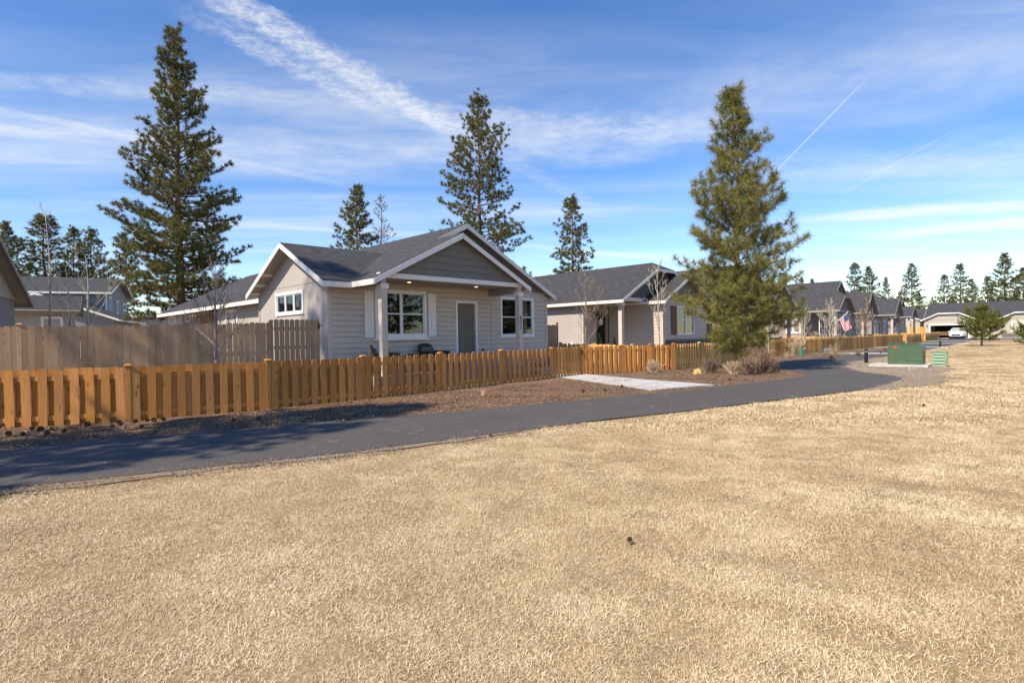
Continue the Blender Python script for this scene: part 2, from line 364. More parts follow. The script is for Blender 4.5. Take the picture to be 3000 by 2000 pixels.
# ------------------------------------------------------------------ mesh builder
def raw_mesh(name, verts, faces, mat, smooth=False, uv=True, nv=None):
    """verts (n,3) array, faces list of index tuples or an (m,k) array"""
    me = bpy.data.meshes.new(name)
    if isinstance(faces, np.ndarray):
        verts = np.asarray(verts, np.float32); m_, k = faces.shape
        me.vertices.add(len(verts)); me.vertices.foreach_set('co', verts.ravel())
        me.loops.add(m_*k); me.loops.foreach_set('vertex_index', faces.astype(np.int32).ravel())
        me.polygons.add(m_); me.polygons.foreach_set('loop_start', np.arange(0, m_*k, k, dtype=np.int32))
        if hasattr(me.polygons[0], 'loop_total'):
            try: me.polygons.foreach_set('loop_total', np.full(m_, k, dtype=np.int32))
            except Exception: pass
        me.update(calc_edges=True)
    else:
        me.from_pydata([tuple(v) for v in verts], [], faces); me.update()
        if uv:
            lay = me.uv_layers.new(name='UVMap')
            for p in me.polygons:
                n = p.normal; ax, ay, az = abs(n.x), abs(n.y), abs(n.z)
                for li in p.loop_indices:
                    c = me.vertices[me.loops[li].vertex_index].co
                    lay.data[li].uv = (c.x, c.y) if az > .8 else ((c.y, c.z) if ax > ay else (c.x, c.z))
    if mat: me.materials.append(MAT[mat])
    if smooth: me.polygons.foreach_set('use_smooth', np.ones(len(me.polygons), dtype=bool))
    return me
def link(name, me, parent=None, loc=None, rotz=None):
    o = bpy.data.objects.new(name, me); COL.objects.link(o)
    if parent: o.parent = parent
    if loc is not None: o.location = loc
    if rotz is not None: o.rotation_euler = (0, 0, rotz)
    return o
def tag(o, label, cat, group=None):
    o['label'] = label; o['category'] = cat
    if group: o['group'] = group
    return o
def thing(name, label, cat, loc=(0, 0, 0), rotz=0, group=None):
    return tag(link(name, None, None, loc, rotz), label, cat, group)
def structure(o): o['kind'] = 'structure'; return o
def stuff(o): o['kind'] = 'stuff'; return o

class MB:
    def __init__(s): s.v = []; s.f = []
    def add(s, vs, fs):
        k = len(s.v); s.v += [tuple(v) for v in vs]; s.f += [tuple(i+k for i in f) for f in fs]; return s
    def box(s, x0, x1, y0, y1, z0, z1):
        return s.add([(x0, y0, z0), (x1, y0, z0), (x1, y1, z0), (x0, y1, z0), (x0, y0, z1), (x1, y0, z1), (x1, y1, z1), (x0, y1, z1)],
                     [(0, 3, 2, 1), (4, 5, 6, 7), (0, 1, 5, 4), (1, 2, 6, 5), (2, 3, 7, 6), (3, 0, 4, 7)])
    def bevbox(s, x0, x1, y0, y1, z0, z1, b=.02):
        """box with chamfered vertical edges and top"""
        def ring(d, z): return [(x0+d+b, y0+d, z), (x1-d-b, y0+d, z), (x1-d, y0+d+b, z), (x1-d, y1-d-b, z), (x1-d-b, y1-d, z), (x0+d+b, y1-d, z), (x0+d, y1-d-b, z), (x0+d, y0+d+b, z)]
        r = ring(0, z0)+ring(0, z1-b)+ring(b, z1)
        f = [tuple(range(7, -1, -1)), tuple(range(16, 24))]
        for k in (0, 8):
            for i in range(8): j = (i+1) % 8; f.append((k+i, k+j, k+8+j, k+8+i))
        return s.add(r, f)
    def beam(s, p0, p1, w, h, up=(0, 0, 1), drop=0):
        """bar from p0 to p1; w sideways, h along up, the top edge runs through the points"""
        p0, p1 = Vector(p0), Vector(p1); a = (p1-p0).normalized(); side = a.cross(Vector(up)).normalized(); u = Vector(up)
        vs = []
        for p in (p0, p1):
            for q in (-.5, .5):
                for t in (-h-drop, -drop): vs.append(p+side*(q*w)+u*t)
        return s.add(vs, [(0, 1, 3, 2), (4, 6, 7, 5), (0, 4, 5, 1), (2, 3, 7, 6), (1, 5, 7, 3), (0, 2, 6, 4)])
    def prism(s, pts, d):
        """polygon pts (3-D, planar) pushed along vector d"""
        n = len(pts); d = Vector(d); a = [Vector(p) for p in pts]; b = [p+d for p in a]
        return s.add(a+b, [tuple(range(n-1, -1, -1)), tuple(range(n, 2*n))]+[(i, (i+1) % n, n+(i+1) % n, n+i) for i in range(n)])
    def tube(s, pts, rad, sides=8, cap=True):
        pts = [Vector(p) for p in pts]; rings = []
        k0 = len(s.v); up = Vector((0, 0, 1))
        for i, p in enumerate(pts):
            a = (pts[min(i+1, len(pts)-1)]-pts[max(i-1, 0)]).normalized()
            ref = Vector((1, 0, 0)) if abs(a.z) > .9 else up
            x = a.cross(ref).normalized(); y = a.cross(x).normalized(); r = rad[i] if hasattr(rad, '__len__') else rad
            for j in range(sides):
                t = 2*math.pi*j/sides; s.v.append(tuple(p+x*(r*math.cos(t))+y*(r*math.sin(t))))
        for i in range(len(pts)-1):
            for j in range(sides):
                a0 = k0+i*sides+j; a1 = k0+i*sides+(j+1) % sides; s.f.append((a0, a0+sides, a1+sides, a1))
        if cap:
            s.f.append(tuple(range(k0, k0+sides))); e = k0+(len(pts)-1)*sides; s.f.append(tuple(range(e+sides-1, e-1, -1)))
        return s
    def lathe(s, prof, cx=0, cy=0, sides=16, z=0):
        k0 = len(s.v)
        for r, h in prof:
            for j in range(sides): t = 2*math.pi*j/sides; s.v.append((cx+r*math.cos(t), cy+r*math.sin(t), z+h))
        for i in range(len(prof)-1):
            for j in range(sides): a0 = k0+i*sides+j; a1 = k0+i*sides+(j+1) % sides; s.f.append((a0, a1, a1+sides, a0+sides))
        s.f.append(tuple(range(k0+sides-1, k0-1, -1))); e = k0+(len(prof)-1)*sides; s.f.append(tuple(range(e, e+sides)))
        return s
    def mesh(s, name, mat, smooth=False): return raw_mesh(name, s.v, s.f, mat, smooth)
    def build(s, name, mat, parent=None, smooth=False, loc=None, rotz=None): return link(name, s.mesh(name, mat, smooth), parent, loc, rotz)

rng = random.Random(7)
def catmull(pts, step):
    out = []; P = [Vector((*p[:2], 0)) for p in pts]
    for i in range(len(P)-1):
        a = P[max(i-1, 0)]; b = P[i]; c = P[i+1]; d = P[min(i+2, len(P)-1)]
        n = max(1, int((c-b).length/step))
        for k in range(n):
            t = k/n
            out.append(.5*((2*b)+(c-a)*t+(2*a-5*b+4*c-d)*t*t+(3*b-a-3*c+d)*t**3))
    out.append(P[-1]); return out
def wobble(pts, amp, seed):
    r = random.Random(seed); out = []; ph = [r.uniform(0, 6.28) for _ in range(6)]; L = 0
    for i, p in enumerate(pts):
        q = pts[min(i+1, len(pts)-1)]; o = pts[max(i-1, 0)]; d = q-o; L += (p-o).length
        nrm = Vector((-d.y, d.x, 0)); nrm = nrm.normalized() if nrm.length else nrm
        a = sum(math.sin(L*(1.3+1.9*k)+ph[k])/(1+k*.7) for k in range(6))*.35+r.uniform(-.5, .5)*.6
        out.append(p+nrm*(amp*a))
    return out

# ------------------------------------------------------------------ ground
def axis(lo, hi, fine_lo, fine_hi, step):
    a = list(np.arange(fine_lo, fine_hi+.01, step)); d = step; x = fine_hi
    while x < hi: d *= 1.35; x += d; a.append(min(x, hi))
    d = step; x = fine_lo; pre = []
    while x > lo: d *= 1.35; x -= d; pre.append(max(x, lo))
    return pre[::-1]+a
gx = axis(-2500, 2500, -30, 60, 1.0); gy = axis(-600, 4000, -8, 75, 1.0)
gv = np.array([(x, y, hgt(x, y)-.012) for y in gy for x in gx]); W = len(gx)
gf = np.array([(j*W+i, j*W+i+1, (j+1)*W+i+1, (j+1)*W+i) for j in range(len(gy)-1) for i in range(W-1)])
structure(link('ground', raw_mesh('ground', gv, gf, 'lawn_soil', True)))

UP = [(-30, -4.2), (-12.5, 5.45), (-7.67, 8.25), (-5.08, 9.63), (-3.48, 10.54), (-1.09, 11.6), (.92, 12.83), (4.57, 14.91), (5.99, 16.0), (8.03, 17.46), (9.9, 19.0), (10.7, 20.4), (11.05, 22.3),
      (12.36, 26.3), (15.47, 30.4), (19.1, 33.6), (22.81, 36.9), (32.05, 46.8), (45.3, 61.7), (57.7, 76.8), (66, 86)]
LOW = [(-28, -6.5), (-10.3, 3.1), (-5.52, 5.93), (-3.66, 6.92), (-2.48, 7.49), (-1.07, 8.36), (.21, 9.22), (1.73, 10.15), (3.34, 10.98), (5.11, 12.09), (7.38, 13.4), (9.38, 14.7), (11.4, 16.5),
       (12.6, 18.0), (13.0, 19.5), (13.24, 21.2), (14.5, 24.0), (16.04, 26.4), (18.31, 28.95), (22.36, 33.03), (28.97, 39.6), (37.1, 47.9), (53.97, 65.8), (70, 82)]
upper = wobble(catmull(UP, .25), .022, 1); lower = wobble(catmull(LOW, .25), .03, 2)
def sheet(name, pts, z, mat, thick=.03):
    b = MB(); n = len(pts)
    bm = bmesh.new(); vs = [bm.verts.new((p.x, p.y, z)) for p in pts]; f = bm.faces.new(vs); bmesh.ops.triangulate(bm, faces=[f])
    bmesh.ops.recalc_face_normals(bm, faces=bm.faces)
    if sum(f.normal.z for f in bm.faces) < 0: bmesh.ops.reverse_faces(bm, faces=bm.faces)
    me = bpy.data.meshes.new(name); bm.to_mesh(me); bm.free(); me.materials.append(MAT[mat])
    return link(name, me)
structure(sheet('path', upper+lower[::-1], .012, 'asphalt'))

# planting bed between path and houses
bv = []; bfaces = []; NS = 16
bed_edge = upper[::2]
for i, p in enumerate(bed_edge):
    s, n = to_row(p.x, p.y); q = row(s-1.0, max(n+3, 6.5))
    for k in range(NS):
        t = k/(NS-1); a = p.lerp(q, t)
        z = hgt(a.x, a.y)+(.016 if k else .0)+(.05*math.sin(a.x*1.7+a.y*.6)*math.sin(a.y*1.3) if 2 < k < 8 else 0)*.5+.012*smooth01(k/2)
        bv.append((a.x, a.y, z))
for i in range(len(bed_edge)-1):
    for k in range(NS-1): j = i*NS+k; bfaces.append((j, j+1, j+NS+1, j+NS))
bed = structure(link('mulch_bed', raw_mesh('mulch_bed', np.array(bv), np.array(bfaces)[:, ::-1], 'mulch', True)))
def bed_z(x, y): return hgt(x, y)+.03

# loose strip between lawn and path, and the gravel patch round the transformer
strip = [p for p in lower if p.x < 1.2]
def offs(pts, d, seed, amp=.05):
    out = []
    for i, p in enumerate(pts):
        q = pts[min(i+3, len(pts)-1)]; o = pts[max(i-3, 0)]; v = (q-o).normalized(); out.append(p+Vector((v.y, -v.x, 0))*d)
    return wobble(out, amp, seed)
strip_out = [p.lerp(q, min(1, max(0, (1.2-q.x)/2.5))) for p, q in zip(offs(strip, -.05, 3, .01), offs(strip, .22, 4, .12))]
structure(sheet('gravel_verge', offs(strip, -.03, 3, .005)+strip_out[::-1], .004, 'gravel'))
gr_edge = [p for p in lower if 9.2 < p.x < 21 and p.y > 14]
gravel_out = wobble(catmull([(20.8, 31.2), (20.2, 29.2), (19.4, 26.8), (18.5, 24.9), (17.9, 23.0), (16.4, 21.0), (14.6, 19.2), (13.3, 17.0), (11.8, 15.6), (9.3, 14.35)], .3), .06, 5)
gpoly = gr_edge+gravel_out
structure(sheet('gravel_patch', gpoly, .006, 'gravel'))

# street and drive at the far end
def quad_sheet(name, pts, z, mat): return structure(sheet(name, [Vector((*p, 0)) for p in pts], z, mat))
st = [row(97, -60), row(97, 40), row(104.5, 40), row(104.5, -60)]
quad_sheet('street', [(p.x, p.y) for p in st], .018, 'asphalt')
dw = [row(104.55, -6.2), row(104.55, .6), row(110, .6), row(110, -6.2)]
quad_sheet('driveway', [(p.x, p.y) for p in dw], .024, 'concrete')
kb = MB(); 
a, b2 = row(104.5, -60), row(104.5, 40); kb.beam((*a.xy, .13), (*b2.xy, .13), .15, .14)
structure(kb.build('kerb', 'concrete_grey'))

# concrete walks, one slab at a time
def walk(name, left, right, n, z=.02, over=.012):
    o = structure(link(name, None))
    L = [Vector((*p, 0)) for p in left]; Rr = [Vector((*p, 0)) for p in right]
    def at(P, t):
        t *= len(P)-1; i = min(int(t), len(P)-2); return P[i].lerp(P[i+1], t-i)
    for i in range(n):
        t0, t1 = i/n+.0015, (i+1)/n-.0015
        q = [at(L, t0), at(Rr, t0), at(Rr, t1), at(L, t1)]
        b = MB(); b.prism([Vector((p.x, p.y, bed_z(p.x, p.y)-.06)) for p in q], (0, 0, .06+z)); b.build('slab', 'concrete', o)
    return o
walk('front_walk', [(3.75, 15.0), (2.75, 17.6), (1.75, 20.3), (.6, 22.6)], [(5.9, 16.2), (4.2, 18.9), (3.0, 21.3), (1.7, 23.6)], 6)
for k, (s0, n0) in enumerate(((33.5, -7.6), (50, -8.2), (66, -8.2), (80, -8))):
    a, b2 = row(s0, n0+4.6), row(s0+1.3, n0+4.6); c_, d_ = row(s0+1.1, n0-1.2), row(s0+2.4, n0-1.2)
    walk('front_walk', [(c_.x, c_.y), (a.x, a.y)], [(d_.x, d_.y), (b2.x, b2.y)], 4, .005)

# ------------------------------------------------------------------ fences
BOARD_CACHE = {}
def board_mesh(w, h, mat, t=.019, ear=.035):
    key = (round(w, 3), round(h, 2), mat)
    if key not in BOARD_CACHE:
        e = min(ear, w*.3)
        p = [(-w/2, 0, 0), (w/2, 0, 0), (w/2, 0, h-e), (w/2-e*.45, 0, h-e*.2), (w/2-e, 0, h), (-w/2+e, 0, h), (-w/2+e*.45, 0, h-e*.2), (-w/2, 0, h-e)]
        b = MB(); b.prism(p, (0, t, 0)); BOARD_CACHE[key] = b.mesh('board', mat)
    return BOARD_CACHE[key]
def post_mesh(h, mat, cap, w=.098):
    key = ('post', round(h, 2), mat)
    if key not in BOARD_CACHE:
        b = MB(); b.bevbox(-w/2, w/2, -w/2, w/2, -.1, h, .006); BOARD_CACHE[key] = b.mesh('post', mat)
        c = MB(); c.box(-w*.68, w*.68, -w*.68, w*.68, h, h+.022); c.add([(-w*.68, -w*.68, h+.022), (w*.68, -w*.68, h+.022), (w*.68, w*.68, h+.022), (-w*.68, w*.68, h+.022), (-w*.4, -w*.4, h+.045), (w*.4, -w*.4, h+.045), (w*.4, w*.4, h+.045), (-w*.4, w*.4, h+.045)],
              [(4, 5, 6, 7), (0, 1, 5, 4), (1, 2, 6, 5), (2, 3, 7, 6), (3, 0, 4, 7)]); BOARD_CACHE[('cap', key)] = c.mesh('post_cap', mat)
    return BOARD_CACHE[key], BOARD_CACHE[('cap', key)]
def fence(name, label, posts, h, mat, kind='shadow', pitch=.235, bw=.14, group=None, zs=None, far=False, gate_ends=(True, True), cat='fence', ph=None, seed=0):
    """posts: plan points; kind shadow = boards on both sides of the rails, solid = boards close together on the street side"""
    r = random.Random(seed+len(posts)*13+int(abs(posts[0][0])*10))
    P = [Vector((p[0], p[1], (zs[i] if zs else hgt(p[0], p[1])+.02))) for i, p in enumerate(posts)]
    o = thing(name, label, cat, P[0], 0, group); base = P[0]
    pm, cm = post_mesh(ph or h+.02, mat, True)
    fb = MB()
    for i, p in enumerate(P):
        if (i == 0 and not gate_ends[0]) or (i == len(P)-1 and not gate_ends[1]): continue
        q = P[min(i+1, len(P)-1)]-P[max(i-1, 0)]; a = math.atan2(q.y, q.x)
        x = link('post', pm, o, p-base, a); link('post_cap', cm, x)
    for i in range(len(P)-1):
        a, b = P[i], P[i+1]; d = b-a; L = math.hypot(d.x, d.y); ang = math.atan2(d.y, d.x); slope = d.z/L
        u = Vector((d.x/L, d.y/L, 0)); nrm = Vector((u.y, -u.x, 0))      # towards the street
        for rz in ((.16, h-.17) if h < 1.4 else (.25, h*.52, h-.28)):
            rb = MB(); rb.beam((.05, 0, rz+.045), (L-.05, 0, rz+slope*L+.045), .036, .09)
            rl = rb.build('rail', mat, o, loc=a-base, rotz=ang)
        if kind == 'shadow':
            n = max(1, round((L-.1)/pitch)); st_ = (L-.1)/n
            st_ = (L-.1-bw)/max(1, n-1); spots = [(.05+bw/2+k*st_, 1) for k in range(n)]+[(.05+bw/2+(k+.5)*st_, -1) for k in range(n-1)]
        else:
            n = max(1, round((L-.02)/pitch)); st_ = L/n; spots = [((k+.5)*st_, 1) for k in range(n)]
        for x, side in spots:
            z = a.z+slope*x; hh = h+r.choice((-.01, 0, 0, .01)) if kind == 'shadow' else h+r.choice((-.02, -.01, 0, .01))
            w = bw-.004*r.random()
            pos = a+u*x+nrm*(.0285 if side > 0 else -.0285)
            lean = r.uniform(-.012, .012)*(1 if h < 1.4 else .3)
            if far:
                t = .012
                fb.prism([pos+u*(-w/2)+Vector((0, 0, 0))-base, pos+u*(w/2)-base, pos+u*(w/2)+Vector((0, 0, hh-.03))-base, pos+Vector((0, 0, hh))-base, pos+u*(-w/2)+Vector((0, 0, hh-.03))-base], nrm*t)
                continue
            bo = link('board', board_mesh(round(w, 2), round(hh, 2), mat), o, pos-base+(nrm*.019 if side > 0 else Vector((0, 0, 0))))
            bo.location.z = z-base.z+.015*r.random(); bo.rotation_euler = (0, lean, ang)
    if far:
        stuff(fb.build('pickets', 'cedar_far', o))
    return o
def gate(name, label, a, b, h, mat, handle_at=1, weathered=False, cat='gate', pitch=.2):
    a = Vector((a[0], a[1], hgt(*a[:2])+.03)); b = Vector((b[0], b[1], hgt(*b[:2])+.03)); d = b-a; L = math.hypot(d.x, d.y); ang = math.atan2(d.y, d.x)
    o = thing(name, label, cat, a, ang)
    for rz in ((.16, h-.17) if h < 1.4 else (.3, h*.55, h-.25)):
        m_ = MB(); m_.beam((.07, 0, rz+.045), (L-.07, 0, rz+.045), .036, .09); m_.build('rail', mat, o)
    n = max(2, round((L-.14)/pitch)); st_ = (L-.14)/n
    for k in range(n): link('board', board_mesh(.14 if pitch > .16 else .135, h, mat), o, (.07+(k+.5)*st_, -.0375, .03))
    x = L-.1 if handle_at else .1
    m_ = MB(); m_.box(x-.02, x+.03, -.075, -.04, h-.26, h-.08); m_.tube([(x-.01, -.07, h-.14), (x-.01, -.11, h-.15), (x+.09, -.115, h-.155)], .011, 6); m_.tube([(x, -.06, h-.2), (x, -.1, h-.2)], .02, 8); m_.build('latch', 'black_metal', o)
    return o

LOWH = 1.07
fence('picket_fence', 'orange cedar shadow-board fence between the asphalt path and the grey house', [(-14.6, 8.3), (-12.2, 9.1), (-9.8, 9.95), (-7.5, 10.8), (-5.43, 12.3), (-3.77, 13.95), (-2.07, 15.85), (-.36, 17.95), (1.43, 20.1)], LOWH, 'cedar', zs=[.02]*9)
gate('picket_gate', 'narrow cedar picket gate with black latch at the concrete walk', (1.43, 20.1), (2.72, 21.45), LOWH, 'cedar', 1)
fence('picket_fence', 'short cedar fence from the gate latch post to the corner by the tan bush', [(2.72, 21.45), (4.42, 22.35), (5.72, 22.95), (6.85, 23.5)], LOWH, 'cedar', zs=[.03]*4, seed=3)
fence('picket_fence', 'cedar picket fence running behind the large pine and the brown twiggy shrub', [(6.85, 23.5), (8.55, 25.3), (10.2, 27.2), (11.85, 29.2), (13.45, 31.3), (15.05, 33.5)], LOWH, 'cedar_pale', zs=[.03]*6, gate_ends=(False, True), seed=5)
fence('divider_fence', 'low cedar fence dividing the yards of the two grey houses', [(2.35, 27.0), (3.85, 25.85), (5.35, 24.7), (6.75, 23.62)], .98, 'cedar_pale', gate_ends=(True, False), zs=[.2, .14, .08, .04], seed=6)
TF = [(-16.6, 11.3), (-14.25, 12.2), (-11.9, 13.4), (-9.9, 14.6), (-8.95, 15.15), (-7.1, 16.35)]
fence('tall_fence', 'tall weathered brown privacy fence beside the grooved side wall of the grey house', TF, 1.82, 'cedar_weathered', 'solid', .143, .139, zs=[.2, .19, .18, .2, .22, .27], ph=1.86)
gate('tall_gate', 'tall weathered board gate closing the privacy fence against the house corner', (-7.1, 16.35), (-5.92, 17.25), 1.8, 'cedar_weathered', 1, pitch=.147)
fence('tall_fence', 'short tall brown fence filling the gap between the two grey houses', [tuple(row(10.5, 1.2).xy), tuple(row(12.55, 1.2).xy)], 1.74, 'cedar_weathered', 'solid', .143, .139, seed=8, ph=1.83)
# far lots
FAR = [(15.05, 33.5), (19.5, 37.4), (22.2, 39.9), (24.7, 42.3)]
fence('picket_fence', 'yellow cedar picket fence behind the small green pedestal by the path', FAR, LOWH, 'cedar_pale', far=True, gate_ends=(False, True), zs=[.03]*4)
gate('picket_gate', 'pale cedar gate with knob beside the grey concrete block', (24.7, 42.3), (25.55, 43.2), LOWH, 'cedar_pale', 1)
fence('picket_fence', 'cedar picket fence in front of the house with the flag', [(25.55, 43.2), (29.3, 46.8), (33.1, 50.5), (37.1, 54.4), (41.2, 58.5)], LOWH, 'cedar_pale', far=True, zs=[.03]*5)
fence('picket_fence', 'distant cedar picket fence beyond the second bollard', [(42.9, 60.3), (49.2, 67.3), (55.7, 74.8), (61.7, 81.3), (67, 87)], LOWH, 'cedar_pale', far=True, zs=[.03]*5)
for (s0, lab) in ((34.6, 'low cedar divider fence glimpsed behind the large pine'), (42.4, 'low cedar divider fence left of the house with the flag'), (64.6, 'low cedar divider fence two houses past the flag'), (79, 'low cedar divider fence beside the farthest porch')):
    a, b2, c_ = row(s0, -3.9), row(s0-.4, -1.8), row(s0-.8, .4)
    fence('divider_fence', lab, [(a.x, a.y), (b2.x, b2.y), (c_.x, c_.y)], LOWH, 'cedar_pale', far=True, seed=int(s0))
a, b2 = row(93.5, 6.5), row(95.5, -1.5)
fence('tall_fence', 'far tall yellow cedar fence beside the cream garage house', [(a.x, a.y), ((a.x+b2.x)/2, (a.y+b2.y)/2), (b2.x, b2.y)], 1.8, 'cedar_pale', 'solid', .15, .145, far=True)

# ------------------------------------------------------------------ house kit (local frame: x along the front, y back, z up)
def roof_slab(parent, pts, zf, mat='shingle_dark', t=.045, axis='s', m=.5, under='soffit_paint', name='roof'):
    top = [Vector((a, b, zf(a, b))) for a, b in pts]; n = len(pts)
    area = sum(pts[i][0]*pts[(i+1) % n][1]-pts[(i+1) % n][0]*pts[i][1] for i in range(n))
    if area < 0: top = top[::-1]
    b = MB(); b.prism([p-Vector((0, 0, t)) for p in top], (0, 0, t))
    me = b.mesh(name, mat); k = math.sqrt(1+m*m); lay = me.uv_layers[0]
    for p in me.polygons:
        for li in p.loop_indices:
            c = me.vertices[me.loops[li].vertex_index].co
            lay.data[li].uv = (c.y, c.x*k) if axis == 's' else (c.x, c.y*k)
    o = link(name, me, parent)
    if under:
        c2 = sum(top, Vector())/n; q = [p+(c2-p)*.004-Vector((0, 0, t+.028)) for p in top]
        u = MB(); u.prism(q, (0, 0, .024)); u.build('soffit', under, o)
    return o
def fascia(parent, p0, p1, mat='cream_trim', h=.17, w=.03, drop=.02, name='fascia'):
    b = MB(); b.beam(p0, p1, w, h, drop=drop); return b.build(name, mat, parent)
def window(parent, loc, rot, w, h, cols=2, hung=True, trim='white_trim', tw=.09, cav=.11, sill=0, fixed=False, curtain=None, name='window', head_only=False):
    f = MB()
    y0, y1 = -.045, .006
    if tw: f.box(-tw, 0, y0, y1, -tw, h+tw).box(w, w+tw, y0, y1, -tw, h+tw).box(0, w, y0, y1, h, h+tw).box(0, w, y0, y1, -tw, 0)
    else: f.box(-.01, 0, y0, y1, 0, h)
    o = f.build(name, trim, parent); o.location = loc; o.rotation_euler = (0, 0, rot)
    sh = MB(); cw = w/cols
    for c in range(cols):
        a, b = c*cw+(.02 if c else 0), (c+1)*cw-(.02 if c < cols-1 else 0)
        if c: sh.box(c*cw-.021, c*cw+.021, -.026, .05, 0, h)
        sh.box(a, a+.035, -.012, .045, 0, h).box(b-.035, b, -.012, .045, 0, h).box(a+.035, b-.035, -.012, .045, 0, .045).box(a+.035, b-.035, -.012, .045, h-.04, h)
        if hung: sh.box(a+.035, b-.035, -.01, .043, h*.5-.022, h*.5+.022)
    sh.build('sash', 'vinyl_white', o)
    for c in range(cols):
        a, b = c*cw+.045, (c+1)*cw-.045
        for z0, z1 in (((.045, h*.5-.022), (h*.5+.022, h-.04)) if hung else ((.045, h-.04),)):
            g = MB(); g.add([(a, .018, z0), (b, .018, z0), (b, .018, z1), (a, .018, z1)], [(0, 1, 2, 3)]); g.build('pane', 'glass', o)
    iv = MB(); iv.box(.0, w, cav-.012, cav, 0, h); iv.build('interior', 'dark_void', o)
    if curtain:
        cb = MB(); a, b = curtain; n = 14
        vs = [(a+(b-a)*k/n, .075+.018*math.sin(k*2.3), z) for k in range(n+1) for z in (.04, h-.05)]
        cb.add(vs, [(2*k, 2*k+2, 2*k+3, 2*k+1) for k in range(n)]); cb.build('curtain', 'curtain', o)
    if sill:
        s_ = MB(); s_.box(-tw-.06, w+tw+.06, -.13, -.032, -tw-.09, -tw); s_.build('sill', trim, o)
    return o
def panel_door(parent, loc, rot, w, h, mat='door_grey', trim='white_trim', tw=.085, recess=.07, six=True):
    f = MB(); f.box(-tw, 0, -.045, recess, 0, h+tw).box(w, w+tw, -.045, recess, 0, h+tw).box(0, w, -.045, recess, h, h+tw)
    o = f.build('door', trim, parent); o.location = loc; o.rotation_euler = (0, 0, rot)
    d = MB(); d.box(.004, w-.004, recess-.012, recess, .0, h-.004)
    if six:
        st_, cx = .1, w/2
        rows = [(.2, .78), (.93, 1.6), (1.72, 1.92)]
        d.box(.004, st_, recess-.022, recess-.012, 0, h-.004).box(w-st_, w-.004, recess-.022, recess-.012, 0, h-.004).box(cx-.05, cx+.05, recess-.022, recess-.012, 0, h-.004)
        zz = [0]+[z for r_ in rows for z in r_]+[h-.004]
        for z0, z1 in zip(zz[0::2], zz[1::2]):
            for a, b in ((st_, cx-.05), (cx+.05, w-st_)): d.box(a, b, recess-.022, recess-.012, z0, z1)
        for z0, z1 in rows:
            for a, b in ((st_, cx-.05), (cx+.05, w-st_)): d.box(a+.035, b-.035, recess-.02, recess-.012, z0+.035, z1-.035)
    d.build('leaf', mat, o)
    kn = MB(); kn.tube([(w-.07, recess-.022, 1.0), (w-.07, recess-.07, 1.0)], .013, 8); kn.tube([(w-.07, recess-.06, 1.0), (w-.07, recess-.1, 1.0)], [.03, .02], 10); kn.build('handle', 'steel', o)
    return o
def cut_course(z0, z1, s0, s1, holes):
    """pieces of one course left over round the openings"""
    out = []; xs = sorted({s0, s1}|{min(max(x, s0), s1) for h in holes for x in h[:2]})
    cur = None
    for a, b in zip(xs, xs[1:]):
        if b-a < .01: continue
        zz = [(z0, z1)]
        for h in holes:
            if h[0] < (a+b)/2 < h[1]:
                nz = []
                for p, q in zz:
                    if h[3] <= p or h[2] >= q: nz.append((p, q)); continue
                    if h[2]-p > .012: nz.append((p, h[2]))
                    if q-h[3] > .012: nz.append((h[3], q))
                zz = nz
        for p, q in zz:
            if cur and cur[1] == a and cur[2] == p and cur[3] == q: cur[1] = b
            else:
                if cur: out.append(cur)
                cur = [a, b, p, q]
    if cur: out.append(cur)
    return out
def lap_wall(parent, s0, s1, z0, z1, holes, y=0, expo=.178, mat='lap_paint', back=.145, axis='front', x=0):
    """one mesh per plank"""
    z = z0
    while z < z1-.02:
        zt = min(z+expo, z1)
        for a, b, p, q in cut_course(z, zt, s0, s1, holes):
            tp = .030-.026*(p-z)/expo; tq = .030-.026*(q-z)/expo; p = p+.009
            m_ = MB()
            if axis == 'front': pr = [(a, y+back, p), (a, y+back, q), (a, y-tq, q), (a, y-tp, p)]; m_.prism(pr, (b-a, 0, 0))
            else: pr = [(x+back, a, p), (x+back, a, q), (x-tq, a, q), (x-tp, a, p)]; m_.prism([Vector(v) for v in pr][::-1], (0, b-a, 0))
            m_.build('plank', mat, parent)
        z = zt
def board_(parent, name, mat, *boxes):
    m_ = MB()
    for b in boxes: m_.box(*b)
    return m_.build(name, mat, parent)
def column(parent, s, n, z0, z1, w=.2, cap=(3.10, 3.24), mat='lap_paint', capmat='cream_trim'):
    m_ = MB(); m_.box(s-w/2, s+w/2, n-w/2, n+w/2, z0, cap[0]+.01); m_.box(s-w*.4, s+w*.4, n-w*.4, n+w*.4, cap[0]+.01, z1)
    o = m_.build('column', mat, parent)
    board_(o, 'capital', capmat, (s-w*.68, s+w*.68, n-w*.68, n+w*.68, *cap))
    board_(o, 'plinth', capmat, (s-w*.62, s+w*.62, n-w*.62, n+w*.62, z0+.002, z0+.16))
    return o

# ------------------------------------------------------------------ the grey house
H1 = thing('house', 'grey lap-sided single-storey house numbered 631 with porch gable and white shutters', 'house', C0, AZ)
zA = lambda s, n=0: 3.11+.5*s
zB = lambda s, n=0: 5.88-.5*(s-5.54)
zP = lambda s, n=0: 5.12-.5*(s-4.02)
# core walls
board_(H1, 'wall', 'panel_paint', (.16, 10.26, .16, 5.4, -.1, 3.28), (.78, 10.26, 5.4, 12.8, -.1, 3.34), (3.2, 10.26, 12.8, 18.74, -.1, 3.34), (.78, 10.26, 18.74, 21.7, -.1, 3.34), (10.26, 10.4, .16, 21.7, -.1, 3.34))
